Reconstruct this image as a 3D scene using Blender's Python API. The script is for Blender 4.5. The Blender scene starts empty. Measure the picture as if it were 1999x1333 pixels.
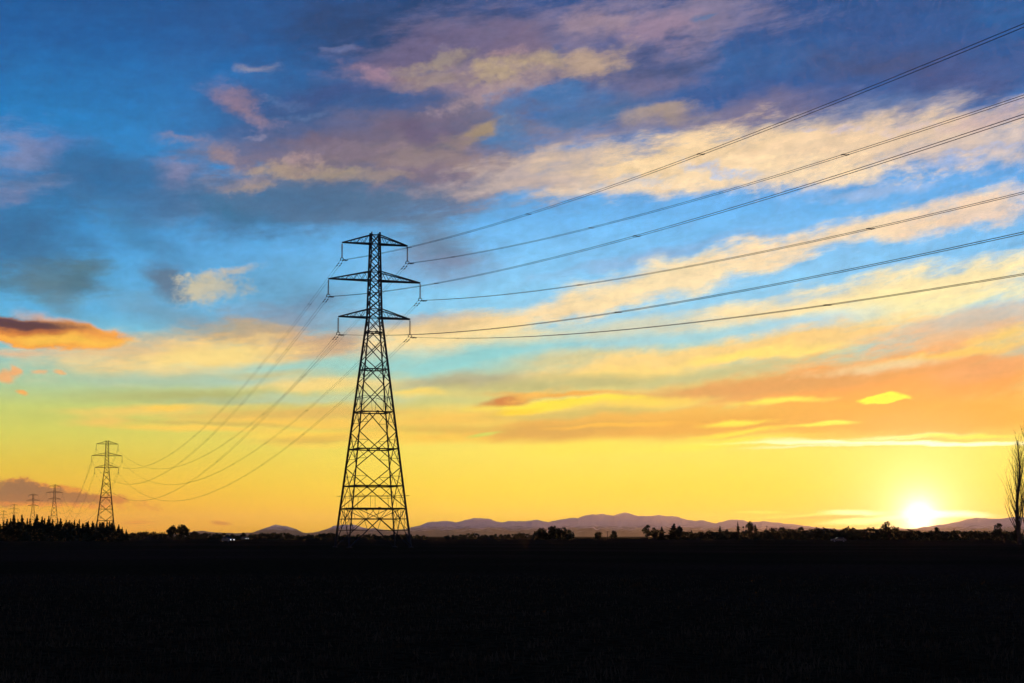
import bpy, bmesh, math, random
import numpy as np
from mathutils import Vector, Matrix, Quaternion

# ------------------------------------------------------------------ camera
SC = bpy.context.scene
COL = SC.collection
F, CX, CY, HZ = 3500.0, 999.5, 666.5, 1047.0        # photograph measures: focal length, centre, horizon (pixels)
CAM_H = 1.5
PITCH = math.atan((HZ - CY) / F)
cam_data = bpy.data.cameras.new('camera')
cam_data.sensor_width = 36.0
cam_data.lens = 36.0 * F / 1999.0
cam_data.clip_start = 0.5
cam_data.clip_end = 200000.0
cam = bpy.data.objects.new('camera', cam_data)
cam.location = (0, 0, CAM_H)
cam.rotation_euler = (math.pi / 2 + PITCH, 0, 0)
COL.objects.link(cam)
SC.camera = cam

def direction(px, py):
    dx = (px - CX) / F; dv = (CY - py) / F
    return Vector((dx, math.cos(PITCH) - dv * math.sin(PITCH), math.sin(PITCH) + dv * math.cos(PITCH))).normalized()

def azel(px, py):
    d = direction(px, py)
    return math.degrees(math.atan2(d.x, d.y)), math.degrees(math.asin(d.z))

def at(px, py, Y):                                    # the place at depth Y that a sight line meets
    d = direction(px, py)
    return Vector((d.x / d.y * Y, Y, CAM_H + d.z / d.y * Y))

def lin(c):
    out = []
    for v in c:
        v = v / 255.0
        out.append(v / 12.92 if v <= 0.04045 else ((v + 0.055) / 1.055) ** 2.4)
    return (out[0], out[1], out[2], 1.0)

def lin_above(c, py):                                  # the same, less the light that the lit haze in front adds to the high sky
    k = max(0.0, min(1.0, (760 - py) / 300.0)); r = lin(c)
    j = max(0.0, min(1.0, (py - 640) / 200.0))
    return (max(r[0] - 0.022 * k, r[0] * 0.35), max(r[1] - 0.008 * k, 0.0) * (1 - 0.07 * j), max(r[2] - 0.002 * k, 0.0) * (1 - 0.38 * j), 1.0)

# ------------------------------------------------------------------ sun
SUN_DIR = direction(1795, 1008)
SUN_AZ = math.degrees(math.atan2(SUN_DIR.x, SUN_DIR.y))
SUN_EL = math.degrees(math.asin(SUN_DIR.z))
sun_data = bpy.data.lights.new('sun', 'SUN')
sun_data.energy = 2.0
sun_data.angle = math.radians(0.53)
sun_data.color = (1.0, 0.52, 0.22)
sun = bpy.data.objects.new('sun', sun_data)
sun.rotation_euler = (-SUN_DIR).to_track_quat('-Z', 'Y').to_euler()
sun.location = (0, 0, 60)
COL.objects.link(sun)

# ------------------------------------------------------------------ render and exposure
SC.view_settings.view_transform = 'Standard'
SC.view_settings.look = 'None'
SC.view_settings.exposure = 0.0
SC.view_settings.gamma = 1.0
SC.view_settings.use_curve_mapping = False
SC.render.engine = 'CYCLES'
SC.cycles.max_bounces = 4
SC.cycles.volume_bounces = 0
SC.cycles.use_denoising = True
SC.cycles.use_adaptive_sampling = True
SC.cycles.adaptive_threshold = 0.03
SC.cycles.adaptive_min_samples = 16

# ------------------------------------------------------------------ sky
world = bpy.data.worlds.new('World')
world.use_nodes = True
WT = world.node_tree
WT.nodes.clear()

def wn(kind, **kw):
    n = WT.nodes.new(kind)
    for k, v in kw.items():
        setattr(n, k, v)
    return n

def put(sock, v):
    if isinstance(v, bpy.types.NodeSocket):
        WT.links.new(v, sock)
    else:
        sock.default_value = v

def wmath(op, a, b=None, c=None, clamp=False):
    n = wn('ShaderNodeMath', operation=op, use_clamp=clamp)
    put(n.inputs[0], a)
    if b is not None: put(n.inputs[1], b)
    if c is not None: put(n.inputs[2], c)
    return n.outputs[0]

def wrange(v, a, b, c=0.0, d=1.0, kind='SMOOTHSTEP'):
    n = wn('ShaderNodeMapRange', interpolation_type=kind, clamp=True)
    put(n.inputs['Value'], v)
    for k, x in zip(('From Min', 'From Max', 'To Min', 'To Max'), (a, b, c, d)):
        put(n.inputs[k], x)
    return n.outputs[0]

def wmix(f, a, b, blend='MIX'):
    n = wn('ShaderNodeMix', data_type='RGBA', blend_type=blend)
    put(n.inputs[0], f); put(n.inputs[6], a); put(n.inputs[7], b)
    return n.outputs[2]

def wxyz(x, y, z=0.0):
    n = wn('ShaderNodeCombineXYZ')
    put(n.inputs[0], x); put(n.inputs[1], y); put(n.inputs[2], z)
    return n.outputs[0]

def wnoise(vec, scale, detail=6.0, rough=0.55, colour=False, dims='3D'):
    n = wn('ShaderNodeTexNoise', noise_dimensions=dims)
    put(n.inputs['Vector'], vec); put(n.inputs['Scale'], scale)
    put(n.inputs['Detail'], detail); put(n.inputs['Roughness'], rough)
    return n.outputs['Color' if colour else 'Fac']

def wramp(f, stops):
    n = wn('ShaderNodeValToRGB')
    r = n.color_ramp
    r.interpolation = 'EASE' if False else 'LINEAR'
    stops = sorted(stops, key=lambda s: s[0])
    while len(r.elements) < len(stops):
        r.elements.new(0.5)
    for e, (p, c) in zip(r.elements, stops):
        e.position = p
    for e, (p, c) in zip(r.elements, stops):
        e.color = c
    put(n.inputs[0], f)
    return n.outputs[0]

AIR = 0.004                                           # strength of the clear-air sky
GLOWS = ((3.2, (0.30, 0.20, 0.0), 0.20), (1.2, (0.75, 0.80, 0.66), 1.0), (0.30, (1.0, 1.0, 0.9), 3.0))
tc = wn('ShaderNodeTexCoord')
DIR = tc.outputs['Generated']
sp = wn('ShaderNodeSeparateXYZ'); put(sp.inputs[0], DIR)
AZ = wmath('MULTIPLY', wmath('ARCTAN2', sp.outputs[0], sp.outputs[1]), 180 / math.pi)
EL = wmath('MULTIPLY', wmath('ARCSINE', sp.outputs[2]), 180 / math.pi)
dt = wn('ShaderNodeVectorMath', operation='DOT_PRODUCT'); put(dt.inputs[0], DIR); dt.inputs[1].default_value = SUN_DIR
THETA = wmath('MULTIPLY', wmath('ARCCOSINE', wmath('MINIMUM', dt.outputs['Value'], 1.0)), 180 / math.pi)

# clear sky: one ramp north of the tower, one towards the sun, one for the half behind
def by_height(stops):
    return [(max(0.0, min(1.0, (azel(1000, y)[1]) / 60.0)), lin_above(c, y)) for y, c in stops] + [(0.6, lin((22, 52, 108))), (1.0, lin((14, 32, 74)))]
EFAC = wmath('MULTIPLY', EL, 1 / 60.0, clamp=True)
sky_left = wramp(EFAC, by_height([(1046, (250, 172, 52)), (1000, (250, 186, 62)), (950, (242, 200, 76)), (900, (228, 208, 96)), (850, (214, 218, 122)),
    (800, (196, 214, 138)), (740, (160, 206, 190)), (690, (132, 200, 214)), (620, (92, 178, 224)), (500, (72, 154, 214)), (400, (58, 140, 206)), (250, (48, 124, 190)), (100, (38, 98, 164)), (0, (36, 88, 150))]))
sky_right = wramp(EFAC, by_height([(1046, (253, 214, 66)), (1000, (253, 224, 74)), (950, (252, 232, 92)), (880, (252, 240, 124)), (820, (250, 226, 130)),
    (740, (220, 216, 150)), (690, (156, 216, 216)), (620, (146, 214, 242)), (530, (130, 202, 246)), (420, (104, 182, 242)), (330, (92, 160, 226)), (200, (66, 116, 184)), (100, (52, 98, 162)), (0, (46, 88, 150))]))
sky_back = wramp(EFAC, [(0.0, lin((122, 116, 142))), (0.12, lin((134, 120, 152))), (0.3, lin((84, 102, 148))), (0.6, lin((30, 56, 106))), (1.0, lin((14, 32, 74)))])
side = wrange(AZ, -15.5, 3.0)
base = wmix(side, sky_left, sky_right)
away = wmath('ABSOLUTE', wmath('WRAP', wmath('SUBTRACT', AZ, SUN_AZ), -180.0, 180.0))
base = wmix(wrange(away, 36.0, 120.0), base, sky_back)

# wind-drawn noise fields shared by all clouds (degrees of azimuth and elevation, streaks rising to the south)
q = wmath('ADD', AZ, 16.0)
LEAN = wmath('SUBTRACT', EL, wmath('MULTIPLY', wmath('MULTIPLY', q, q), 0.0035))
NV = wxyz(wmath('MULTIPLY', AZ, 0.42), LEAN, 3.7)
N1 = wnoise(NV, 0.85, 9.0, 0.66)
N2 = wnoise(wxyz(wmath('MULTIPLY', AZ, 0.36), wmath('MULTIPLY', LEAN, 1.5), 9.1), 1.5, 8.0, 0.68)
N3 = wnoise(wxyz(wmath('MULTIPLY', AZ, 0.5), LEAN, 21.3), 2.6, 7.0, 0.66)
N4 = wnoise(wxyz(wmath('MULTIPLY', AZ, 0.8), LEAN, 33.7), 4.2, 6.0, 0.62)
WARP = wnoise(wxyz(wmath('MULTIPLY', AZ, 0.5), LEAN, 14.9), 0.95, 6.0, 0.58, colour=True)
ws = wn('ShaderNodeSeparateColor'); put(ws.inputs[0], WARP)
amp = wrange(EL, 2.5, 12.0, 0.15, 1.0, 'LINEAR')
WX = wmath('ADD', AZ, wmath('MULTIPLY', wmath('MULTIPLY', wmath('SUBTRACT', ws.outputs[0], 0.5), 3.4), amp))
WY = wmath('ADD', EL, wmath('MULTIPLY', wmath('MULTIPLY', wmath('SUBTRACT', ws.outputs[1], 0.5), 1.7), amp))
POS = wxyz(WX, WY)
NOISE = (N1, N2, N3, N4)

# loose cloud over the whole sky, in the frame and out of it
loose = wmath('MULTIPLY', wrange(wnoise(NV, 0.16, 7.0, 0.6), 0.50, 0.66), wrange(EL, 17.0, 26.0, 0.0, 0.60))
loose_col = wmix(wrange(N1, 0.40, 0.62), lin((66, 78, 122)), lin((132, 112, 138)))
sky = wmix(loose, base, wmix(wrange(away, 50, 120), loose_col, lin((40, 48, 80))))

# each cloud of the photograph: centre x, y, half width, half height, tilt, colour, cover, softness, raggedness, noise field
CLOUDS = [
    # --- high dark deck
    (1280, 40, 760, 120, 0, (60, 84, 138), .70, .6, .5, 0),
    (770, 70, 190, 90, 0, (56, 72, 114), .80, .6, .5, 0),
    (640, 190, 170, 50, 5, (64, 88, 138), .65, .6, .6, 0),
    (1640, 130, 420, 120, 8, (58, 88, 148), .80, .5, .5, 0),
    (1690, 120, 130, 26, 0, (78, 78, 110), .55, .7, .5, 1),
    (1900, 155, 120, 34, 5, (86, 84, 126), .55, .7, .5, 1),
    (1250, 120, 160, 40, 14, (68, 86, 134), .7, .6, .5, 1),
    (1965, 25, 60, 40, 0, (48, 100, 164), .6, .7, .5, 1),
    (1460, 125, 130, 34, 10, (60, 100, 160), .75, .8, .5, 1),
    # --- mauve heads lit from below
    (940, 120, 210, 90, 8, (118, 108, 138), .85, .45, .6, 1),
    (1190, 75, 190, 60, 5, (122, 114, 146), .80, .5, .7, 1),
    (1380, 35, 160, 45, 6, (138, 126, 152), .80, .5, .7, 1),
    (1280, 65, 70, 25, 10, (156, 132, 154), .8, .5, .6, 2),
    (1165, 45, 50, 30, -10, (158, 136, 150), .8, .5, .6, 2),
    (1030, 122, 50, 26, 0, (186, 162, 132), .8, .65, .7, 2),
    (1132, 138, 70, 26, 14, (190, 162, 136), .85, .6, .7, 2),
    (800, 142, 80, 20, -3, (146, 120, 138), .8, .5, .5, 2),
    (870, 125, 60, 16, 15, (164, 144, 126), .7, .6, .5, 2),
    (880, 155, 80, 16, 6, (156, 136, 126), .7, .6, .5, 2),
    (930, 195, 110, 28, 14, (152, 132, 150), .85, .5, .5, 2),
    (1010, 80, 60, 30, 0, (128, 108, 130), .6, .6, .5, 2),
    (1260, 165, 110, 24, 10, (122, 112, 140), .7, .6, .5, 2),
    (1150, 215, 120, 22, 10, (92, 110, 146), .6, .6, .5, 1),
    # --- middle mauve mass
    (780, 290, 300, 90, 6, (110, 106, 128), .88, .4, .6, 1),
    (620, 335, 240, 50, 3, (116, 112, 134), .80, .5, .7, 1),
    (900, 350, 190, 50, 4, (128, 114, 134), .80, .5, .6, 1),
    (830, 250, 70, 40, 0, (110, 98, 124), .7, .6, .5, 2),
    (930, 258, 60, 16, 22, (172, 148, 114), .8, .5, .4, 2),
    (925, 316, 52, 12, 4, (186, 160, 128), .85, .5, .4, 2),
    (770, 300, 120, 20, 0, (146, 128, 124), .7, .6, .5, 2),
    (560, 335, 80, 14, 0, (172, 150, 132), .8, .5, .5, 2),
    (620, 275, 46, 14, 0, (146, 122, 134), .8, .5, .5, 2),
    (745, 390, 260, 40, 0, (98, 108, 132), .70, .6, .6, 1),
    (470, 365, 62, 15, -6, (168, 146, 146), .85, .45, .5, 2),
    (445, 285, 80, 26, -4, (130, 120, 140), .7, .5, .6, 2),
    (490, 215, 64, 22, -32, (150, 126, 142), .8, .6, .7, 2),
    (503, 133, 34, 8, -10, (146, 142, 160), .75, .7, .6, 2),
    (665, 104, 20, 7, 0, (120, 124, 164), .6, .6, .4, 2),
    (335, 345, 44, 26, -10, (146, 136, 162), .75, .6, .5, 2),
    (350, 400, 60, 30, 0, (120, 140, 170), .5, .7, .6, 2),
    (540, 410, 220, 40, 4, (72, 118, 160), .65, .6, .6, 1),
    (700, 425, 110, 34, 0, (92, 114, 138), .6, .7, .6, 1),
    (860, 475, 70, 40, -5, (104, 124, 148), .8, .6, .5, 1),
    (850, 515, 90, 30, 0, (124, 130, 160), .55, .7, .5, 1),
    (600, 215, 190, 46, 6, (62, 88, 140), .65, .6, .6, 1),
    (560, 395, 270, 44, 2, (74, 110, 148), .65, .6, .6, 1),
    (700, 268, 160, 40, 6, (118, 104, 126), .75, .5, .7, 2),
    (860, 328, 140, 38, 5, (130, 114, 132), .75, .5, .7, 2),
    (640, 308, 110, 24, 4, (134, 118, 132), .7, .5, .7, 2),
    (700, 347, 90, 12, 2, (160, 142, 132), .7, .6, .7, 2),
    (905, 374, 90, 14, 4, (148, 140, 152), .65, .6, .7, 2),
    (815, 306, 80, 12, 4, (150, 132, 130), .65, .6, .7, 2),
    (860, 92, 130, 36, 8, (110, 98, 130), .75, .5, .7, 2),
    (945, 152, 100, 24, 12, (148, 128, 142), .75, .5, .7, 2),
    (1055, 158, 60, 14, 8, (158, 138, 142), .7, .6, .7, 2),
    (540, 285, 70, 24, 0, (112, 108, 136), .6, .6, .7, 2),
    (430, 245, 60, 30, 0, (54, 104, 164), .5, .7, .5, 1),
    (560, 250, 120, 26, 5, (68, 96, 146), .6, .6, .5, 1),
    (472, 198, 28, 16, -10, (150, 124, 142), .7, .6, .6, 3),
    (516, 234, 32, 13, -20, (158, 132, 146), .75, .55, .6, 3),
    (575, 195, 36, 7, 0, (112, 132, 174), .6, .7, .6, 3),
    (590, 226, 30, 7, 0, (104, 126, 166), .6, .7, .6, 3),
    (362, 272, 16, 9, 0, (144, 132, 154), .7, .6, .6, 3),
    (438, 302, 28, 17, -20, (164, 136, 134), .75, .6, .6, 3),
    (512, 266, 22, 5, 0, (152, 144, 168), .7, .6, .6, 3),
    (545, 326, 62, 15, 10, (182, 158, 136), .8, .55, .6, 3),
    (592, 310, 26, 9, 10, (170, 142, 148), .7, .6, .6, 3),
    (636, 337, 26, 9, 0, (174, 154, 128), .75, .6, .6, 3),
    (490, 371, 32, 7, 0, (178, 152, 132), .75, .6, .6, 3),
    (332, 334, 32, 12, 0, (162, 150, 178), .7, .6, .6, 3),
    (455, 412, 80, 18, -18, (60, 114, 154), .6, .7, .6, 1),
    (745, 140, 28, 13, -10, (168, 134, 148), .75, .55, .6, 3),
    (770, 164, 60, 12, -8, (140, 120, 142), .7, .6, .6, 3),
    (855, 121, 50, 11, 18, (168, 152, 132), .75, .6, .6, 3),
    (872, 160, 60, 10, 5, (162, 144, 132), .7, .6, .6, 3),
    (985, 136, 36, 20, 10, (192, 168, 128), .8, .55, .6, 3),
    (985, 98, 26, 10, 10, (172, 140, 144), .7, .6, .6, 3),
    (650, 182, 76, 18, 8, (70, 86, 138), .65, .6, .6, 2),
    (765, 206, 110, 14, 2, (58, 90, 144), .75, .6, .6, 2),
    (940, 187, 62, 11, 22, (170, 146, 148), .8, .55, .6, 3),
    (990, 198, 30, 18, 10, (62, 118, 174), .8, .6, .5, 3),
    (820, 267, 42, 22, 0, (106, 92, 122), .7, .6, .6, 3),
    (960, 300, 30, 18, 0, (118, 124, 160), .6, .7, .6, 3),
    (995, 262, 26, 36, 0, (80, 130, 182), .65, .7, .6, 2),
    (1062, 116, 26, 18, 0, (188, 164, 134), .75, .6, .6, 3),
    (1085, 94, 18, 10, 0, (68, 96, 152), .7, .6, .5, 3),
    (1080, 190, 72, 16, 4, (68, 120, 178), .75, .6, .5, 2),
    (1150, 222, 76, 12, 6, (70, 116, 168), .6, .7, .5, 2),
    (1380, 38, 26, 5, 15, (68, 118, 168), .7, .6, .5, 3),
    (1310, 131, 92, 9, 12, (70, 84, 126), .65, .7, .5, 2),
    (1180, 95, 40, 9, 10, (74, 92, 148), .6, .7, .5, 3),
    # --- northern patches
    (45, 300, 56, 38, 0, (150, 142, 168), .65, .6, .6, 1),
    (105, 282, 60, 14, 0, (112, 128, 178), .5, .7, .5, 2),
    (75, 357, 60, 12, 4, (150, 144, 164), .6, .6, .5, 2),
    (15, 380, 46, 14, 4, (162, 144, 166), .6, .6, .5, 2),
    (185, 322, 75, 36, 0, (64, 104, 152), .65, .6, .6, 1),
    (215, 385, 130, 45, -6, (64, 112, 160), .55, .7, .6, 1),
    (45, 440, 100, 80, 0, (60, 106, 152), .60, .7, .6, 1),
    (60, 500, 90, 30, 0, (62, 118, 158), .5, .7, .6, 1),
    (215, 350, 150, 50, -4, (60, 102, 150), .65, .6, .6, 1),
    (40, 470, 90, 60, 0, (56, 100, 146), .55, .7, .6, 1),
    (100, 545, 86, 34, 0, (84, 120, 138), .80, .5, .6, 1),
    (155, 548, 56, 26, 0, (78, 114, 130), .7, .6, .6, 1),
    (115, 580, 66, 20, -30, (98, 128, 140), .6, .7, .6, 1),
    (290, 480, 100, 24, -32, (70, 124, 166), .55, .7, .6, 1),
    (330, 552, 52, 26, -26, (94, 114, 136), .85, .5, .5, 1),
    (345, 620, 110, 26, -18, (112, 140, 158), .55, .7, .6, 1),
    (418, 560, 60, 22, 12, (204, 194, 164), .95, .55, .7, 3),
    (470, 526, 36, 10, 10, (204, 192, 172), .85, .5, .5, 3),
    (560, 560, 110, 40, 0, (84, 140, 176), .5, .7, .6, 1),
    (615, 585, 70, 26, 10, (100, 124, 152), .6, .7, .6, 1),
    (570, 625, 130, 28, 0, (134, 138, 156), .65, .6, .6, 1),
    # --- cream and tan bands by the tower
    (330, 660, 160, 10, 0, (160, 166, 160), .6, .7, .4, 1),
    (470, 650, 95, 24, 2, (196, 168, 124), .80, .5, .5, 1),
    (590, 675, 150, 28, 0, (226, 176, 126), .85, .5, .6, 1),
    (665, 668, 60, 22, 10, (180, 152, 132), .65, .6, .5, 2),
    (520, 650, 60, 14, 0, (170, 160, 140), .6, .6, .5, 2),
    (330, 700, 230, 36, 0, (250, 212, 142), .85, .6, .5, 1),
    (430, 695, 130, 26, 4, (254, 226, 146), .9, .5, .4, 1),
    (230, 680, 130, 14, 0, (232, 190, 140), .6, .7, .5, 1),
    (890, 655, 170, 40, 6, (253, 224, 158), .96, .35, .4, 1),
    (860, 636, 150, 12, 5, (222, 192, 146), .7, .7, .4, 1),
    (820, 625, 110, 8, 6, (150, 160, 180), .5, .8, .4, 1),
    (620, 716, 190, 15, 2, (146, 210, 214), .85, .6, .4, 1),
    (930, 702, 190, 30, 7, (130, 212, 226), .85, .6, .4, 1),
    (480, 745, 160, 9, 0, (160, 206, 212), .7, .7, .3, 1),
    (240, 742, 130, 11, 0, (160, 200, 192), .6, .7, .4, 1),
    (380, 772, 190, 10, 0, (172, 180, 126), .75, .7, .3, 1),
    (470, 782, 120, 7, 0, (158, 186, 176), .6, .7, .3, 1),
    (920, 744, 140, 12, 3, (170, 168, 150), .8, .6, .3, 1),
    (640, 752, 120, 13, 2, (250, 220, 144), .85, .6, .4, 1),
    (545, 732, 80, 7, 3, (206, 196, 140), .6, .7, .3, 1),
    (820, 767, 48, 8, 0, (255, 228, 126), .95, .4, .25, 2),
    (660, 778, 170, 9, 0, (186, 214, 196), .8, .6, .3, 1),
    (310, 800, 150, 10, 1, (246, 212, 126), .8, .6, .4, 1),
    (330, 795, 42, 6, 3, (255, 216, 106), .8, .5, .3, 2),
    (200, 822, 55, 10, 0, (248, 206, 124), .75, .6, .4, 1),
    (430, 815, 100, 8, 0, (236, 206, 120), .7, .7, .3, 1),
    (600, 805, 190, 14, 2, (226, 184, 112), .8, .6, .4, 1),
    (600, 826, 170, 9, 0, (250, 208, 106), .8, .6, .3, 1),
    (400, 838, 170, 6, -2, (255, 216, 112), .8, .6, .3, 1),
    (420, 828, 120, 4, -2, (208, 182, 112), .6, .7, .3, 1),
    (650, 848, 160, 9, 2, (255, 218, 104), .85, .6, .3, 1),
    (620, 858, 100, 8, 3, (214, 182, 108), .75, .6, .3, 1),
    (650, 868, 120, 5, 0, (250, 224, 112), .7, .7, .3, 1),
    (900, 815, 170, 16, 3, (246, 202, 108), .8, .6, .3, 1),
    (880, 838, 160, 9, 0, (216, 188, 110), .7, .7, .3, 1),
    (880, 855, 190, 9, 0, (252, 212, 104), .8, .6, .3, 1),
    (880, 782, 140, 8, 3, (196, 206, 150), .65, .7, .3, 1),
    # --- northern lens-shaped cloud
    (70, 650, 165, 28, -5, (252, 168, 72), 1.0, .14, .16, 2),
    (120, 664, 110, 10, -2, (255, 196, 82), .95, .4, .2, 2),
    (130, 634, 70, 14, -16, (250, 166, 84), .7, .5, .2, 2),
    (15, 632, 125, 15, -3, (70, 52, 80), .95, .35, .2, 2),
    (70, 640, 90, 11, -4, (92, 60, 64), .85, .5, .2, 2),
    (60, 652, 95, 6, -2, (196, 108, 60), .7, .6, .2, 2),
    (10, 734, 18, 11, 0, (250, 178, 120), .85, .4, .2, 3),
    (31, 724, 9, 9, 0, (250, 176, 116), .85, .4, .2, 3),
    (72, 724, 10, 5, 0, (248, 186, 132), .7, .5, .2, 3),
    (110, 729, 13, 5, -20, (248, 186, 126), .8, .5, .2, 3),
    (40, 763, 13, 4, -12, (252, 180, 104), .9, .4, .2, 3),
    (25, 688, 70, 6, 0, (250, 186, 134), .6, .7, .3, 2),
    # --- great cream band to the south
    (1310, 245, 210, 28, 4, (146, 132, 146), .75, .6, .5, 1),
    (1500, 215, 160, 26, 6, (122, 112, 140), .65, .6, .5, 1),
    (1290, 226, 80, 16, 3, (176, 154, 136), .8, .6, .4, 2),
    (1120, 330, 170, 44, 8, (212, 188, 168), .85, .5, .6, 1),
    (1380, 310, 270, 48, 9, (248, 214, 164), .95, .4, .5, 1),
    (1700, 275, 300, 50, 10, (240, 208, 170), .92, .45, .6, 1),
    (1920, 285, 130, 44, 4, (222, 198, 180), .80, .5, .7, 2),
    (1480, 340, 240, 26, 3, (252, 222, 178), .85, .5, .7, 2),
    (1930, 225, 90, 18, 10, (196, 168, 170), .6, .6, .6, 2),
    (1720, 210, 150, 22, 10, (104, 124, 168), .7, .6, .5, 1),
    (1050, 355, 120, 18, 5, (188, 170, 168), .7, .6, .6, 2),
    (1700, 370, 110, 10, 4, (182, 190, 214), .45, .8, .8, 2),
    (1160, 375, 90, 8, 6, (220, 206, 194), .5, .7, .7, 2),
    (1390, 329, 46, 10, -8, (152, 186, 236), .75, .6, .6, 3),
    (1452, 341, 40, 7, 0, (172, 196, 232), .65, .7, .6, 3),
    (1130, 302, 90, 14, 5, (200, 178, 162), .65, .7, .6, 3),
    (1640, 262, 34, 7, 5, (186, 180, 214), .7, .6, .6, 3),
    (1560, 262, 24, 5, 5, (182, 180, 214), .65, .6, .6, 3),
    (1760, 247, 40, 7, 5, (202, 186, 202), .6, .6, .6, 3),
    (1900, 301, 64, 5, 5, (166, 182, 222), .65, .6, .7, 3),
    (1850, 320, 44, 5, 3, (152, 182, 230), .65, .6, .7, 3),
    (1962, 290, 30, 5, 5, (172, 186, 224), .6, .6, .7, 3),
    (1240, 352, 50, 6, 5, (172, 190, 220), .55, .7, .6, 3),
    # --- second, third bands
    (1130, 596, 130, 20, 11, (252, 220, 162), .92, .45, .5, 1),
    (1330, 540, 210, 32, 12, (253, 228, 176), .95, .4, .5, 1),
    (1640, 462, 260, 26, 13, (253, 222, 176), .92, .45, .6, 1),
    (1900, 415, 150, 26, 10, (246, 212, 178), .85, .5, .6, 2),
    (1270, 505, 190, 8, 12, (140, 168, 208), .55, .8, .4, 1),
    (1250, 635, 190, 20, 7, (220, 212, 174), .75, .6, .5, 1),
    (1560, 592, 200, 24, 10, (252, 226, 168), .92, .5, .5, 1),
    (1830, 555, 240, 36, 9, (253, 232, 172), .95, .4, .5, 1),
    (1780, 600, 200, 26, 8, (253, 240, 176), .9, .5, .5, 1),
    (1560, 632, 120, 16, 8, (164, 218, 240), .85, .6, .4, 1),
    (1300, 660, 210, 14, 6, (160, 214, 226), .7, .7, .4, 1),
    (1130, 700, 120, 16, 6, (226, 206, 142), .75, .6, .4, 1),
    (1340, 698, 240, 25, 8, (252, 216, 140), .94, .45, .4, 1),
    (1600, 662, 170, 30, 9, (251, 208, 130), .92, .45, .5, 1),
    (1220, 727, 120, 11, 3, (254, 224, 140), .85, .5, .4, 2),
    (1440, 695, 90, 9, 8, (255, 232, 122), .85, .6, .4, 2),
    (1560, 680, 90, 12, 4, (255, 230, 130), .8, .6, .4, 2),
    (1120, 748, 220, 13, 3, (186, 188, 142), .85, .6, .3, 1),
    (1440, 722, 170, 10, 9, (196, 198, 152), .8, .6, .3, 1),
    # --- orange deck
    (1880, 650, 180, 34, 10, (240, 184, 128), .85, .5, .5, 1),
    (1900, 622, 120, 14, 9, (206, 194, 176), .75, .6, .5, 2),
    (1780, 745, 330, 62, 5, (248, 166, 92), .97, .35, .35, 1),
    (1480, 755, 270, 20, 6, (224, 162, 106), .92, .5, .3, 1),
    (1860, 690, 170, 9, 9, (254, 208, 108), .85, .6, .4, 2),
    (1960, 655, 70, 12, 12, (254, 212, 108), .8, .6, .4, 2),
    (1730, 715, 120, 10, 6, (232, 208, 170), .8, .6, .5, 2),
    (1930, 715, 100, 22, 6, (234, 166, 118), .7, .6, .4, 1),
    (1780, 815, 320, 44, 1, (249, 178, 84), .97, .4, .2, 1),
    (1300, 830, 360, 26, 2, (236, 178, 98), .93, .4, .3, 1),
    (1080, 838, 130, 20, 2, (216, 172, 108), .8, .5, .3, 1),
    (1140, 806, 150, 8, 2, (204, 190, 128), .75, .6, .3, 1),
    (1300, 812, 220, 8, 3, (240, 190, 104), .7, .7, .3, 1),
    (1110, 786, 150, 9, 3, (255, 238, 84), .97, .45, .25, 2),
    (1250, 787, 110, 8, 2, (254, 226, 112), .85, .6, .3, 2),
    (1010, 800, 40, 6, 6, (255, 222, 78), .95, .5, .25, 2),
    (995, 780, 50, 8, 8, (204, 122, 76), .92, .5, .35, 2),
    (1090, 768, 110, 5, 0, (246, 176, 84), .85, .6, .3, 2),
    (1050, 768, 40, 7, 12, (250, 200, 108), .7, .6, .5, 2),
    (1530, 783, 75, 6, 3, (255, 240, 108), .92, .5, .25, 2),
    (1723, 779, 47, 8, 6, (255, 250, 80), 1.0, .2, .14, 2),
    (1610, 829, 55, 4.5, 2, (255, 248, 112), .95, .4, .2, 2),
    (1200, 831, 110, 4, 2, (255, 204, 96), .7, .6, .3, 2),
    (1440, 826, 60, 5, 4, (255, 244, 104), .9, .5, .25, 2),
    (1430, 846, 90, 5, 7, (255, 238, 104), .9, .5, .25, 2),
    (946, 848, 28, 3, 11, (206, 222, 122), .9, .5, .15, 2),
    # --- bright lower edge of the deck
    (1120, 878, 150, 15, 2, (255, 240, 112), .85, .6, .2, 1),
    (1400, 866, 130, 7, 5, (255, 246, 112), .9, .6, .25, 1),
    (1540, 862, 50, 5, 0, (255, 254, 200), .95, .5, .2, 2),
    (1790, 866, 280, 3.8, 0, (290, 288, 270), 1.0, .5, .15, 1),
    (1760, 855, 100, 4, 3, (255, 252, 190), .95, .5, .2, 2),
    (1600, 871, 120, 3, 2, (255, 254, 210), .95, .5, .15, 2),
    (1880, 852, 110, 4, 1, (255, 246, 110), .85, .5, .2, 2),
    # --- low northern cloud bank
    (95, 968, 165, 15, -5, (226, 140, 78), .75, .35, .6, 3),
    (38, 946, 34, 12, 0, (222, 138, 86), .8, .3, .55, 3),
    (80, 952, 30, 10, -8, (224, 140, 84), .8, .3, .55, 3),
    (130, 958, 34, 9, -5, (228, 144, 80), .8, .3, .55, 3),
    (10, 962, 50, 22, 0, (148, 112, 96), .95, .3, .55, 3),
    (48, 957, 36, 17, 0, (152, 114, 96), .95, .28, .55, 3),
    (85, 964, 40, 15, -6, (152, 112, 92), .95, .28, .55, 3),
    (130, 970, 42, 12, -5, (158, 114, 88), .92, .3, .55, 3),
    (175, 973, 34, 10, -4, (166, 116, 84), .9, .3, .6, 3),
    (70, 976, 110, 9, -2, (164, 114, 88), .9, .4, .55, 3),
    (222, 974, 36, 8, -4, (206, 126, 74), .8, .4, .6, 3),
    (100, 985, 130, 4, -2, (244, 150, 76), .7, .5, .6, 3),
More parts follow.
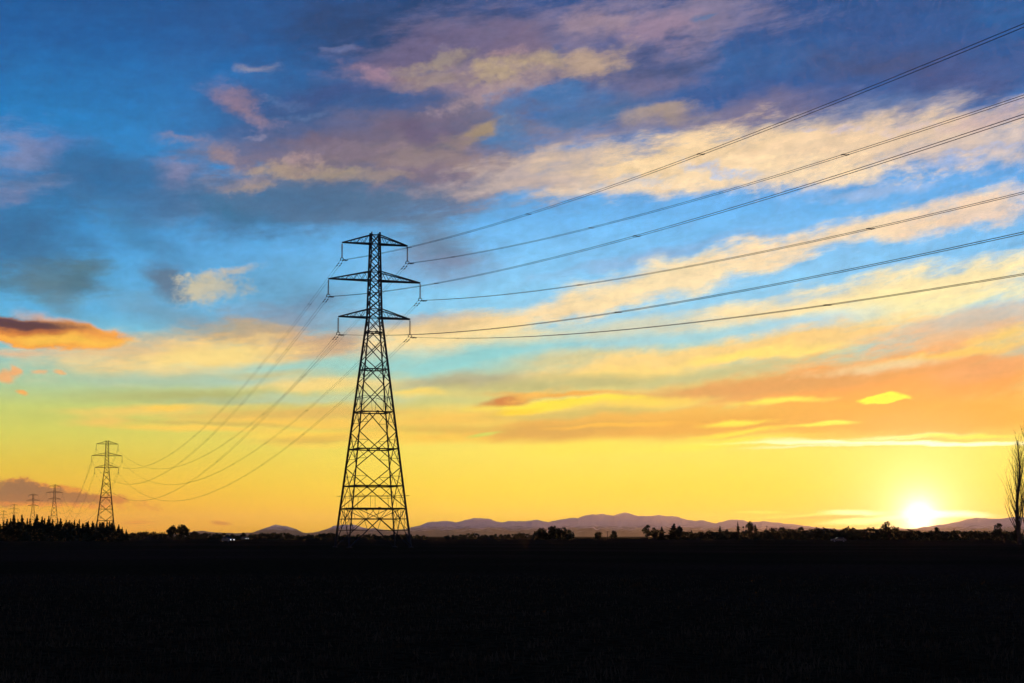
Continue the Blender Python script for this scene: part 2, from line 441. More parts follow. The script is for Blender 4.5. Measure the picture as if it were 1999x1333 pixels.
    (428, 1020, 18, 3, -2, (214, 134, 62), .85, .5, .3, 2),
    (270, 1020, 26, 3, 0, (236, 150, 62), .7, .6, .3, 2),
    # --- lit streaks round the sun
    (1640, 1018, 150, 9, 2, (250, 206, 56), .75, .6, .2, 2),
    (1650, 1004, 130, 4, 3, (255, 250, 120), .95, .5, .2, 2),
    (1665, 1000, 50, 5, 0, (290, 285, 230), .95, .5, .2, 2),
    (1695, 1014, 75, 6, 5, (295, 285, 200), .95, .5, .2, 2),
    (1610, 1010, 80, 3, 3, (226, 186, 60), .8, .5, .15, 2),
    (1850, 1003, 70, 7, -2, (300, 295, 270), 1.0, .5, .15, 2),
    (1503, 1026, 14, 5, 0, (285, 275, 210), .95, .5, .1, 2),
    (1480, 1001, 36, 2.5, 0, (255, 248, 110), .9, .5, .2, 2),
]

CLOUDS = [(a, b, c, d, e, f, g * (0.78 if j == 3 and b < 420 else 1.0), 0.95 if j == 3 and b < 420 else min(0.95, h * 1.35) if h >= 0.3 else h, i * (1.25 if j == 3 and b < 420 else 0.95), j) for (a, b, c, d, e, f, g, h, i, j) in CLOUDS]

def ellipse(cx, cy, rx, ry, rot):
    a0, e0 = azel(cx, cy)
    a1, e1 = azel(cx + 1, cy); a2, e2 = azel(cx, cy - 1)
    J = np.array([[a1 - a0, a2 - a0], [e1 - e0, e2 - e0]])
    t = math.radians(rot)
    M = J @ np.array([[math.cos(t), -math.sin(t)], [math.sin(t), math.cos(t)]]) @ np.diag([rx, ry])
    U, S, V = np.linalg.svd(M)
    if np.linalg.det(U) < 0:
        U[:, 1] *= -1
    return a0, e0, math.atan2(U[1, 0], U[0, 0]), S[0], S[1]

# fine mottling of the cloud deck
mix3 = wmath('ADD', wmath('MULTIPLY', wmath('SUBTRACT', N3, 0.5), 0.55), wmath('ADD', wmath('MULTIPLY', wmath('SUBTRACT', N2, 0.5), 0.55), wmath('MULTIPLY', wmath('SUBTRACT', N4, 0.5), 0.35)))
mott = wmath('MULTIPLY', mix3, wrange(EL, 2.5, 9.0, 0.14, 0.95, 'LINEAR'))
MOTT = wxyz(wmath('ADD', 1.0, mott), wmath('ADD', 1.0, wmath('MULTIPLY', mott, 0.95)), wmath('ADD', 1.0, wmath('MULTIPLY', mott, 0.85)))

# the aureole and the disc of the sun, and the clear air
def glow(width, col, power):
    e = wmath('MULTIPLY', wmath('EXPONENT', wmath('MULTIPLY', THETA, -1.0 / width)), power)
    n = wn('ShaderNodeVectorMath', operation='SCALE'); n.inputs[0].default_value = col[:3]; put(n.inputs['Scale'], e)
    return n.outputs[0]
nish = wn('ShaderNodeTexSky', sky_type='NISHITA')
nish.sun_disc = False
nish.sun_elevation = math.radians(max(SUN_EL, 0.5))
nish.sun_rotation = math.radians(SUN_AZ)
n = wn('ShaderNodeVectorMath', operation='SCALE'); put(n.inputs[0], nish.outputs[0]); n.inputs['Scale'].default_value = AIR
LIGHT = n.outputs[0]
for g in GLOWS:
    LIGHT = wmix(1.0, LIGHT, glow(*g), 'ADD')
n = wn('ShaderNodeVectorMath', operation='SCALE'); n.inputs[0].default_value = (1.0, 0.92, 0.72)
put(n.inputs['Scale'], wmath('MULTIPLY', wrange(THETA, 0.29, 0.25), 12.0))
LIGHT = wmix(1.0, LIGHT, n.outputs[0], 'ADD')

# how far each cloud can reach, in azimuth and elevation
REACH = []
for (cx, cy, rx, ry, rot, colr, cover, soft, rag, k) in CLOUDS:
    a0, e0, ang, sx, sy = ellipse(cx, cy, rx, ry, rot)
    s = 1 + soft * 0.9 + 0.75 * rag
    am = 0.15 + 0.85 * max(0.0, min(1.0, (e0 + sy * s + 0.5 - 2.5) / 9.5))
    wa = math.hypot(sx * math.cos(ang), sy * math.sin(ang)) * s + 0.62 * am
    we = math.hypot(sx * math.sin(ang), sy * math.cos(ang)) * s + 0.30 * am
    REACH.append((a0 - wa, a0 + wa, e0 - we, e0 + we))

PATCH_IN = (('Position', 'NodeSocketVector'), ('Noise 1', 'NodeSocketFloat'), ('Noise 2', 'NodeSocketFloat'), ('Noise 3', 'NodeSocketFloat'), ('Noise 4', 'NodeSocketFloat'),
            ('Sky', 'NodeSocketColor'), ('Mottle', 'NodeSocketColor'), ('Light', 'NodeSocketColor'))
def patch(ids):
    """The clouds of one patch of sky, laid one over the other, as a node group."""
    t = bpy.data.node_groups.new('clouds', 'ShaderNodeTree')
    for nm, st in PATCH_IN:
        t.interface.new_socket(nm, in_out='INPUT', socket_type=st)
    t.interface.new_socket('Sky', in_out='OUTPUT', socket_type='NodeSocketShader')
    L, N = t.links.new, t.nodes.new
    gi = N('NodeGroupInput')
    sky, here = gi.outputs['Sky'], gi.outputs['Position']
    for i in ids:
        (cx, cy, rx, ry, rot, colr, cover, soft, rag, k) = CLOUDS[i]
        a0, e0, ang, sx, sy = ellipse(cx, cy, rx, ry, rot)
        m = N('ShaderNodeMapping'); m.vector_type = 'TEXTURE'
        m.inputs['Location'].default_value = (a0, e0, 0); m.inputs['Rotation'].default_value = (0, 0, ang); m.inputs['Scale'].default_value = (sx, sy, 1)
        L(here, m.inputs['Vector'])
        ln = N('ShaderNodeVectorMath'); ln.operation = 'LENGTH'; L(m.outputs[0], ln.inputs[0])
        d = N('ShaderNodeMath'); d.operation = 'MULTIPLY_ADD'; d.inputs[1].default_value = -4.0 * rag
        L(gi.outputs[1 + k], d.inputs[0]); L(ln.outputs['Value'], d.inputs[2])
        r = N('ShaderNodeMapRange'); r.interpolation_type = 'SMOOTHSTEP'
        r.inputs['From Min'].default_value = 1 + soft - 2 * rag; r.inputs['From Max'].default_value = 1 - soft - 2 * rag
        r.inputs['To Min'].default_value = 0.0; r.inputs['To Max'].default_value = cover
        L(d.outputs[0], r.inputs['Value'])
        x = N('ShaderNodeMix'); x.data_type = 'RGBA'; x.inputs[7].default_value = lin_above(colr, cy)
        L(r.outputs[0], x.inputs[0]); L(sky, x.inputs[6])
        sky = x.outputs[2]
    x = N('ShaderNodeMix'); x.data_type = 'RGBA'; x.blend_type = 'MULTIPLY'; x.inputs[0].default_value = 1.0
    L(sky, x.inputs[6]); L(gi.outputs['Mottle'], x.inputs[7])
    y = N('ShaderNodeMix'); y.data_type = 'RGBA'; y.blend_type = 'ADD'; y.inputs[0].default_value = 1.0
    L(x.outputs[2], y.inputs[6]); L(gi.outputs['Light'], y.inputs[7])
    b = N('ShaderNodeBackground'); b.inputs['Strength'].default_value = 1.0; L(y.outputs[2], b.inputs['Color'])
    go = N('NodeGroupOutput'); L(b.outputs[0], go.inputs[0])
    g = wn('ShaderNodeGroup'); g.node_tree = t
    for sock, v in zip(g.inputs, (POS, N1, N2, N3, N4, SKY0, MOTT, LIGHT)):
        put(sock, v)
    LEAVES.append(len(ids))
    return g.outputs[0]
LEAVES = []

# the sky is halved again and again, so that each direction reads only the clouds near it
def halve(ids, box, depth):
    if len(ids) <= 8 or depth >= 7:
        return patch(ids)
    best = None
    for ax, (lo, hi), sock in ((0, box[0], AZ), (2, box[1], EL)):
        for t in (0.25, 0.33, 0.42, 0.5, 0.58, 0.67, 0.75):
            c = lo + (hi - lo) * t
            low = [i for i in ids if REACH[i][ax] < c]; high = [i for i in ids if REACH[i][ax + 1] > c]
            cost = len(low) * t + len(high) * (1 - t)
            if best is None or cost < best[0]:
                best = (cost, ax, c, low, high, sock)
    cost, ax, c, low, high, sock = best
    if cost > len(ids) * 0.88:
        return patch(ids)
    bl, bh = ((box[0][0], c), box[1]), ((c, box[0][1]), box[1])
    if ax == 2:
        bl, bh = (box[0], (box[1][0], c)), (box[0], (c, box[1][1]))
    x = wn('ShaderNodeMixShader')
    put(x.inputs[0], wmath('GREATER_THAN', sock, c))
    put(x.inputs[1], halve(low, bl, depth + 1)); put(x.inputs[2], halve(high, bh, depth + 1))
    return x.outputs[0]
SKY0 = sky
wo = wn('ShaderNodeOutputWorld'); put(wo.inputs['Surface'], halve(list(range(len(CLOUDS))), ((-16.5, 16.5), (-1.0, 17.5)), 0))
SC.world = world
world.cycles.sampling_method = 'MANUAL'
world.cycles.sample_map_resolution = 512

# ================================================================== helpers
def material(name, col, rough=0.9, metal=0.0, vary=0.25, scale=3.0, spec=0.2, bump=0.0, col2=None):
    m = bpy.data.materials.new(name); m.use_nodes = True
    nt = m.node_tree; bs = nt.nodes['Principled BSDF']
    bs.inputs['Roughness'].default_value = rough; bs.inputs['Metallic'].default_value = metal
    bs.inputs['Specular IOR Level'].default_value = spec
    g = nt.nodes.new('ShaderNodeTexCoord'); t = nt.nodes.new('ShaderNodeTexNoise')
    t.inputs['Scale'].default_value = scale; t.inputs['Detail'].default_value = 5.0
    nt.links.new(g.outputs['Object'], t.inputs['Vector'])
    r = nt.nodes.new('ShaderNodeValToRGB')
    c2 = col2 or tuple(c * (1 + vary) for c in col)
    r.color_ramp.elements[0].position = 0.35; r.color_ramp.elements[0].color = (*[c * (1 - vary) for c in col], 1) if col2 is None else (*col, 1)
    r.color_ramp.elements[1].position = 0.65; r.color_ramp.elements[1].color = (*c2, 1)
    nt.links.new(t.outputs['Fac'], r.inputs[0]); nt.links.new(r.outputs[0], bs.inputs['Base Color'])
    if bump:
        b = nt.nodes.new('ShaderNodeBump'); b.inputs['Strength'].default_value = bump; b.inputs['Distance'].default_value = 0.1
        nt.links.new(t.outputs['Fac'], b.inputs['Height']); nt.links.new(b.outputs[0], bs.inputs['Normal'])
    return m

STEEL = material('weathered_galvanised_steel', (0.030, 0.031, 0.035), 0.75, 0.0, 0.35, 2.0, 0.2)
PORCELAIN = material('brown_porcelain', (0.06, 0.03, 0.02), 0.3, 0.0, 0.2, 6.0, 0.5)
ALUMINIUM = material('dull_aluminium_cable', (0.022, 0.022, 0.025), 0.8, 0.0, 0.2, 1.0, 0.1)
CONCRETE = material('footing_concrete', (0.05, 0.045, 0.04), 0.9)
NEEDLES = material('dark_pine_needles', (0.022, 0.034, 0.018), 0.8, 0, 0.4, 0.8, 0.1)
LEAVES_M = material('dusky_hedge_leaves', (0.03, 0.04, 0.018), 0.8, 0, 0.4, 0.8, 0.1)
BARK = material('grey_brown_bark', (0.06, 0.045, 0.035), 0.9, 0, 0.3, 2.0, 0.1)
POST = material('weathered_post_timber', (0.09, 0.07, 0.055), 0.9)

def link(o, parent=None):
    COL.objects.link(o)
    if parent is not None:
        o.parent = parent
    return o

def mesh_from(name, verts, faces, mat=None, smooth=False):
    me = bpy.data.meshes.new(name); me.from_pydata([tuple(v) for v in verts], [], faces)
    if mat: me.materials.append(mat)
    if smooth:
        for p in me.polygons: p.use_smooth = True
    return me

def tag(o, label=None, category=None, group=None, kind=None):
    for k, v in (('label', label), ('category', category), ('group', group), ('kind', kind)):
        if v: o[k] = v
    return o

def empty(name, loc=(0, 0, 0), rz=0.0, parent=None):
    o = bpy.data.objects.new(name, None); o.location = loc; o.rotation_euler = (0, 0, rz)
    o.empty_display_size = 0.5
    return link(o, parent)

def obj(name, me, parent=None, loc=None):
    o = bpy.data.objects.new(name, me)
    if loc is not None: o.location = loc
    return link(o, parent)

def copy_tree(o, parent=None):
    c = o.copy(); COL.objects.link(c)
    if parent is not None:
        c.parent = parent; c.matrix_parent_inverse = o.matrix_parent_inverse.copy()
    for ch in list(o.children):
        copy_tree(ch, c)
    return c

class Tubes:
    """Collects round bars and boxes into one mesh."""
    def __init__(s): s.v, s.f = [], []
    def tube(s, pts, rad, n=5, caps=True):
        rads = rad if isinstance(rad, (list, tuple)) else [rad] * len(pts)
        b = len(s.v); pts = [Vector(p) for p in pts]
        for i, p in enumerate(pts):
            d = (pts[min(i + 1, len(pts) - 1)] - pts[max(i - 1, 0)])
            if d.length < 1e-9: d = Vector((0, 0, 1))
            d.normalize()
            u = d.cross(Vector((0, 0, 1)))
            if u.length < 1e-3: u = d.cross(Vector((1, 0, 0)))
            u.normalize(); w = d.cross(u)
            for k in range(n):
                a = 2 * math.pi * k / n
                s.v.append(p + (u * math.cos(a) + w * math.sin(a)) * rads[i])
        for i in range(len(pts) - 1):
            for k in range(n):
                s.f.append((b + i * n + k, b + i * n + (k + 1) % n, b + (i + 1) * n + (k + 1) % n, b + (i + 1) * n + k))
        if caps:
            s.f.append(tuple(b + k for k in reversed(range(n))))
            s.f.append(tuple(b + (len(pts) - 1) * n + k for k in range(n)))
        return s
    def box(s, c, size, rot=None):
        b = len(s.v); c = Vector(c)
        for x in (-1, 1):
            for y in (-1, 1):
                for z in (-1, 1):
                    p = Vector((x * size[0] / 2, y * size[1] / 2, z * size[2] / 2))
                    if rot is not None: p = rot @ p
                    s.v.append(c + p)
        for f in ((0, 1, 3, 2), (4, 6, 7, 5), (0, 4, 5, 1), (2, 3, 7, 6), (0, 2, 6, 4), (1, 5, 7, 3)):
            s.f.append(tuple(b + k for k in f))
        return s
    def lathe(s, prof, c=(0, 0, 0), n=8):
        b = len(s.v)
        for r, z in prof:
            for k in range(n):
                a = 2 * math.pi * k / n
                s.v.append(Vector((c[0] + r * math.cos(a), c[1] + r * math.sin(a), c[2] + z)))
        for i in range(len(prof) - 1):
            for k in range(n):
                s.f.append((b + i * n + k, b + i * n + (k + 1) % n, b + (i + 1) * n + (k + 1) % n, b + (i + 1) * n + k))
        return s
    def mesh(s, name, mat, smooth=False): return mesh_from(name, s.v, s.f, mat, smooth)

# ================================================================== ground
def noise2(x, y, seed=0):
    from mathutils import noise
    return noise.fractal(Vector((x, y, seed * 7.3)), 1.0, 2.0, 4)

ROW = math.radians(11.4)                                 # the drill rows of the field run towards the setting sun
rings = [0.0] + [2.0 * (1.045 ** i) for i in range(235)]
angs = [math.radians(a) for a in np.concatenate([np.arange(-24, 24, 0.25), np.arange(24, 336, 6.0)])]
gv, gf = [Vector((0, 0, 0))], []
for r in rings[1:]:
    for a in angs:
        x, y = r * math.sin(a), r * math.cos(a)
        z = 0.0
        if r < 150:
            u = x * math.cos(ROW) - y * math.sin(ROW)
            z = 0.035 * noise2(x * 0.9, y * 0.9) + 0.015 * math.sin(u * 2 * math.pi / 0.9)
            z *= min(1.0, max(0.0, (150 - r) / 90))
        z -= 0.25 * min(1.0, max(0.0, (r - 150) / 400.0)) * (0.5 + 0.5 * noise2(x * 0.004, y * 0.004, 3))
        gv.append(Vector((x, y, z)))
n = len(angs)
for k in range(n):
    gf.append((0, 1 + (k + 1) % n, 1 + k))
for i in range(len(rings) - 2):
    for k in range(n):
        a, b = 1 + i * n + k, 1 + i * n + (k + 1) % n
        gf.append((a, b, b + n, a + n))
gm = bpy.data.materials.new('damp_field_soil'); gm.use_nodes = True
nt = gm.node_tree; bs = nt.nodes['Principled BSDF']; bs.inputs['Roughness'].default_value = 1.0; bs.inputs['Specular IOR Level'].default_value = 0.0
g = nt.nodes.new('ShaderNodeTexCoord')
mp = nt.nodes.new('ShaderNodeMapping'); mp.inputs['Rotation'].default_value = (0, 0, ROW); nt.links.new(g.outputs['Object'], mp.inputs['Vector'])
big = nt.nodes.new('ShaderNodeTexNoise'); big.inputs['Scale'].default_value = 0.02; big.inputs['Detail'].default_value = 6; nt.links.new(mp.outputs[0], big.inputs['Vector'])
fine = nt.nodes.new('ShaderNodeTexNoise'); fine.inputs['Scale'].default_value = 4.5; fine.inputs['Detail'].default_value = 6; nt.links.new(g.outputs['Object'], fine.inputs['Vector'])
r1 = nt.nodes.new('ShaderNodeValToRGB')
r1.color_ramp.elements[0].position = 0.40; r1.color_ramp.elements[0].color = (0.018, 0.014, 0.011, 1)
r1.color_ramp.elements[1].position = 0.62; r1.color_ramp.elements[1].color = (0.050, 0.038, 0.029, 1)
nt.links.new(fine.outputs['Fac'], r1.inputs[0])
r2 = nt.nodes.new('ShaderNodeValToRGB')
r2.color_ramp.elements[0].position = 0.45; r2.color_ramp.elements[0].color = (0.75, 0.85, 0.6, 1)
r2.color_ramp.elements[1].position = 0.6; r2.color_ramp.elements[1].color = (1.2, 1.1, 1.0, 1)
nt.links.new(big.outputs['Fac'], r2.inputs[0])
mx = nt.nodes.new('ShaderNodeMix'); mx.data_type = 'RGBA'; mx.blend_type = 'MULTIPLY'; mx.inputs[0].default_value = 1.0
nt.links.new(r1.outputs[0], mx.inputs[6]); nt.links.new(r2.outputs[0], mx.inputs[7]); nt.links.new(mx.outputs[2], bs.inputs['Base Color'])
bp = nt.nodes.new('ShaderNodeBump'); bp.inputs['Strength'].default_value = 0.9; bp.inputs['Distance'].default_value = 0.12
nt.links.new(fine.outputs['Fac'], bp.inputs['Height']); nt.links.new(bp.outputs[0], bs.inputs['Normal'])
tag(obj('ground', mesh_from('ground', gv, gf, gm, True)), kind='structure')

# short stubble on the field, thinner along two pairs of wheel tracks
rnd = random.Random(5)
gmat = material('short_dry_stubble', (0.05, 0.04, 0.024), 0.95, 0, 0.45, 0.7, 0.0)
sv, sf = [], []
TRACKS = (3.5, 5.3, 13.5, 15.3)
cnt = 0
while cnt < 42000:
    y = 14.0 * (70.0 / 14.0) ** rnd.random()
    x = y * rnd.uniform(-0.34, 0.34)
    u = x * math.cos(ROW) - y * math.sin(ROW)
    if any(abs(u - (t - 9.0)) < 0.22 for t in TRACKS) and rnd.random() < 0.85: continue
    if rnd.random() > 0.35 + 0.65 * abs(math.sin(u * math.pi / 0.15 * 0.5)): continue
    h = rnd.uniform(0.03, 0.09) * (1.6 if rnd.random() < 0.06 else 1.0); w = rnd.uniform(0.006, 0.014) * (1 + y / 40)
    a = rnd.uniform(0, math.pi); dx, dy = math.cos(a) * w, math.sin(a) * w
    lx, ly = rnd.gauss(0, 0.025), rnd.gauss(0, 0.025)
    b = len(sv); z0 = -0.03
    sv += [(x - dx, y - dy, z0), (x + dx, y + dy, z0), (x + lx, y + ly, z0 + 0.03 + h)]
    sf.append((b, b + 1, b + 2)); cnt += 1
tag(obj('stubble', mesh_from('stubble', sv, sf, gmat)), 'short dry stubble scattered over the dark field', 'stubble', kind='stuff')

# ================================================================== far mountains
RIDGE = [(-1500, 1046), (-600, 1044), (0, 1046), (300, 1046), (366, 1039), (395, 1035), (419, 1039), (446, 1039.5), (458, 1041), (496, 1039), (521, 1030), (538, 1023), (552, 1025), (568, 1029),
         (584, 1037), (597, 1040.5), (622, 1038), (636, 1032), (653, 1026.6), (672, 1025), (691, 1023), (705, 1028), (719, 1031.5), (729, 1030), (757, 1034.5), (780, 1033), (798, 1031.5), (816, 1026), (834, 1020), (863, 1017),
         (894, 1018), (908, 1015), (922, 1012), (934, 1011), (955, 1012.5), (967, 1017), (979, 1020), (993, 1016), (1020, 1017), (1046, 1014), (1073, 1018), (1094, 1013.6), (1128, 1011),
         (1144, 1003.7), (1160, 1004.5), (1174, 1003.5), (1189, 1006), (1205, 1003), (1222, 1000), (1243, 1006), (1268, 1007), (1287, 1005), (1325, 1010), (1358, 1017), (1373, 1016.5), (1396, 1021),
         (1415, 1016), (1430, 1013.6), (1451, 1014.6), (1463, 1019.5), (1491, 1017), (1520, 1021), (1560, 1026), (1640, 1032), (1720, 1033), (1790, 1031), (1840, 1024), (1873, 1017.5), (1907, 1011),
         (1942, 1013), (1978, 1009), (2010, 1009), (2080, 1015), (2200, 1006), (2600, 1020), (3500, 1036)]
MY = 30000.0
xs = np.concatenate([np.arange(-1500, 300, 12.0), np.arange(300, 2010, 3.0), np.arange(2010, 3500, 12.0)])
base_y = np.interp(xs, [p[0] for p in RIDGE], [p[1] for p in RIDGE])
base_y = base_y - np.array([1.7 * noise2(x * 0.05, 0.3, 8) + 0.9 * noise2(x * 0.17, 1.3, 9) for x in xs]) * np.clip((1047 - base_y) / 12, 0, 1)
depths = np.concatenate([np.linspace(-7000, 0, 30), np.linspace(400, 3000, 7)])
mv, mf = [], []
for j, dy in enumerate(depths):
    for i, px in enumerate(xs):
        top = at(px, base_y[i], MY)
        H = max(top.z, 0.0) + 6
        t = (dy + 7000) / 7000 if dy <= 0 else 1 - (dy / 3000) ** 1.2 * 0.9
        # spurs and gullies run down from the ridge
        gul = noise2(px * 0.022 + 0.25 * noise2(px * 0.05, t * 3, 5), t * 0.9, 1)
        prof = (t ** 1.35) if dy <= 0 else t
        h = H * prof * (1 + 0.75 * gul * (1 - t) * (1.0 if dy <= 0 else 0)) + (20 * noise2(px * 0.09, t * 2.5, 2) * math.sin(math.pi * t))
        mv.append((top.x * (MY + dy) / MY, MY + dy, h - 6))
W = len(xs)
for j in range(len(depths) - 1):
    for i in range(W - 1):
        mf.append((j * W + i, j * W + i + 1, (j + 1) * W + i + 1, (j + 1) * W + i))
mm = bpy.data.materials.new('snowy_tussock_slopes'); mm.use_nodes = True
nt = mm.node_tree; bs = nt.nodes['Principled BSDF']; bs.inputs['Roughness'].default_value = 0.95; bs.inputs['Specular IOR Level'].default_value = 0.1
g = nt.nodes.new('ShaderNodeNewGeometry'); s3 = nt.nodes.new('ShaderNodeSeparateXYZ'); nt.links.new(g.outputs['Position'], s3.inputs[0])
tn = nt.nodes.new('ShaderNodeTexNoise'); tn.inputs['Scale'].default_value = 0.0055; tn.inputs['Detail'].default_value = 7; nt.links.new(g.outputs['Position'], tn.inputs['Vector'])
ma = nt.nodes.new('ShaderNodeMath'); ma.operation = 'MULTIPLY_ADD'; ma.inputs[1].default_value = 260.0; nt.links.new(tn.outputs['Fac'], ma.inputs[0]); nt.links.new(s3.outputs[2], ma.inputs[2])
mr = nt.nodes.new('ShaderNodeMapRange'); mr.inputs['From Min'].default_value = 215.0; mr.inputs['From Max'].default_value = 300.0; nt.links.new(ma.outputs[0], mr.inputs['Value'])
rp = nt.nodes.new('ShaderNodeValToRGB')
rp.color_ramp.elements[0].color = (0.07, 0.045, 0.045, 1); rp.color_ramp.elements[1].color = (0.85, 0.80, 0.82, 1)
nt.links.new(mr.outputs[0], rp.inputs[0]); nt.links.new(rp.outputs[0], bs.inputs['Base Color'])
tag(obj('mountains', mesh_from('mountains', mv, mf, mm, True)), kind='structure')

# ================================================================== air
HAZE = 1.3e-5
hz = Tubes().box((0, 10000, 219), (70000, 56000, 440))
hm = bpy.data.materials.new('evening_haze'); hm.use_nodes = True
nt = hm.node_tree; nt.nodes.clear()
pv = nt.nodes.new('ShaderNodeVolumePrincipled'); pv.inputs['Color'].default_value = (1.0, 0.80, 0.58, 1); pv.inputs['Density'].default_value = HAZE; pv.inputs['Anisotropy'].default_value = 0.62
ou = nt.nodes.new('ShaderNodeOutputMaterial'); nt.links.new(pv.outputs[0], ou.inputs['Volume'])
tag(obj('haze', hz.mesh('haze', hm)), 'thin golden evening haze filling the far air', 'haze', kind='stuff')

# ================================================================== transmission towers
bar = Tubes()                                          # an angle bar of unit length, width 1, leaned corner on the axis
prof = [(0.4, -0.5), (0.5, -0.5), (0.5, 0.5), (-0.5, 0.5), (-0.5, 0.38), (0.38, 0.38)]
for z in (0, 1):
    bar.v += [Vector((x, y, z)) for x, y in prof]
bar.f = [(i, (i + 1) % 6, 6 + (i + 1) % 6, 6 + i) for i in range(6)] + [(0, 5, 4, 3, 2, 1), (6, 7, 8, 9, 10, 11)]
BAR = bar.mesh('angle_bar', STEEL)

def bar_matrix(p, q, w):
    p, q = Vector(p), Vector(q); d = q - p
    rot = d.to_track_quat('Z', 'Y').to_matrix().to_4x4()
    return Matrix.Translation(p) @ rot @ Matrix.Diagonal((w, w, d.length, 1.0))

def add_bar(name, p, q, w, parent):
    o = bpy.data.objects.new(name, BAR); COL.objects.link(o); o.parent = parent
    o.matrix_local = bar_matrix(p, q, w)
    return o

def side_at(z):                                        # width of the tower body at height z
    return 1.74 + 0.2165 * (32.0 - z) if z < 32.0 else 1.74 - 0.051 * (z - 32.0)
CORNER = [(-1, -1), (1, -1), (1, 1), (-1, 1)]
def corner(k, z):
    h = side_at(z) / 2; return Vector((CORNER[k % 4][0] * h, CORNER[k % 4][1] * h, z))
def along(k, z, t):                                    # a point of face k at height z, t across it
    return corner(k, z).lerp(corner(k + 1, z), t)

ARMS = {'top': (4.74, 42.49, 43.77), 'mid': (6.64, 37.27, 38.56), 'low': (5.18, 32.01, 33.23)}
DROP = 2.5
XPANELS = [43.77, 42.49, 41.20, 39.90, 38.56, 37.27, 35.95, 34.60, 33.23, 32.01]

def lattice():
    """Every bar of the body: (name, from, to, width)."""
    B = []
    for k in range(4):
        for a, b in zip(XPANELS, XPANELS[1:]):
            B.append(('brace', corner(k, a), corner(k + 1, b), 0.11)); B.append(('brace', corner(k + 1, a), corner(k, b), 0.11))
        for z in (43.77, 42.49, 38.56, 37.27, 33.23, 32.01):
            B.append(('girt', corner(k, z), corner(k + 1, z), 0.10))
        # panels below the arms
        B.append(('brace', corner(k, 32.01), corner(k + 1, 29.94), 0.10)); B.append(('brace', corner(k + 1, 32.01), corner(k, 29.94), 0.10))
        for z, w in ((29.94, .13), (24.70, .14), (18.71, .15), (13.56, .16), (8.44, .17), (5.32, .19)):
            B.append(('girt', corner(k, z), corner(k + 1, z), w))
        def vee(ztop, zleg, w=0.11):                   # from the middle of a girt out to the legs below
            for s in (0, 1): B.append(('brace', along(k, ztop, 0.5), corner(k + s, zleg), w))
        def ridge(zleg, zbot, w=0.11):                 # from the legs in to the middle of the girt below
            for s in (0, 1): B.append(('brace', corner(k + s, zleg), along(k, zbot, 0.5), w))
        def cross(za, zb, w=0.11):
            B.append(('brace', corner(k, za), corner(k + 1, zb), w)); B.append(('brace', corner(k + 1, za), corner(k, zb), w))
        vee(29.94, 28.80); cross(28.80, 26.01); ridge(26.01, 24.70)
        vee(24.70, 22.88); cross(22.88, 18.71)
        vee(18.71, 15.92); ridge(15.92, 13.56)
        vee(13.56, 11.00); ridge(11.00, 8.44)
        vee(8.44, 5.40)
        # short secondary bars between legs and braces
        def small(zg, zl, top):
            mid = along(k, zg, 0.5)
            for s in (0, 1):
                c = corner(k + s, zl); m = mid.lerp(c, 0.52)
                hz_ = corner(k + s, m.z)
                B.append(('tie_bar', m, hz_, 0.055)); B.append(('tie_bar', m, corner(k + s, zg), 0.055))
        small(18.71, 15.92, True); small(13.56, 15.92, False); small(13.56, 11.0, True); small(8.44, 11.0, False); small(8.44, 5.4, True); small(24.70, 22.88, True)
        for s in (0, 1):                               # hip bars below the crossed panel
            c0 = corner(k + s, 18.71); x0 = along(k, 20.9, 0.5 + (0.22 if s else -0.22))
            B.append(('tie_bar', x0, along(k, 18.71, 0.5 + (0.17 if s else -0.17)), 0.05)); B.append(('tie_bar', x0, corner(k + s, 20.5), 0.055))
        B.append(('tie_bar', corner(k, 20.9), corner(k + 1, 20.9), 0.045))
        for t in (0.33, 0.67):
            B.append(('tie_bar', along(k, 5.32, t), along(k, 7.09, t), 0.045))
        # legs' spread at the foot
        node = along(k, 3.90, 0.5)
        for s in (0, 1):
            B.append(('brace', node, corner(k + s, 0.0), 0.12))
            B.append(('brace', node, along(k, 5.32, 0.08 if s == 0 else 0.92), 0.09))
            B.append(('brace', node, along(k, 5.32, 0.34 if s == 0 else 0.66), 0.07))
            B.append(('girt', node, corner(k + s, 3.90), 0.10))
            q = node.lerp(corner(k + s, 0.0), 0.4)
            B.append(('tie_bar', q, corner(k + s, q.z), 0.09))
            w_ = along(k, 3.90, 0.22 if s == 0 else 0.78)
            B.append(('tie_bar', w_, corner(k + s, 5.32), 0.055)); B.append(('tie_bar', w_, q, 0.06)); B.append(('tie_bar', w_, corner(k + s, q.z), 0.055))
            B.append(('tie_bar', along(k, 3.9, 0.3 if s == 0 else 0.7), along(k, 5.32, 0.25 if s == 0 else 0.75), 0.05))
    for z in (29.94, 24.70, 18.71, 13.56, 8.44, 5.32):  # flat diaphragms inside
        for k in range(4):
            B.append(('tie_bar', along(k, z, 0.5), along(k + 1, z, 0.5), 0.07))
    for k in (0, 2):
        d = (corner(k + 1, 7.09) - corner(k, 7.09)).normalized()
        B.append(('guard_bar', corner(k, 7.09) - d * 0.75, corner(k + 1, 7.09) + d * 0.75, 0.06))
    return B

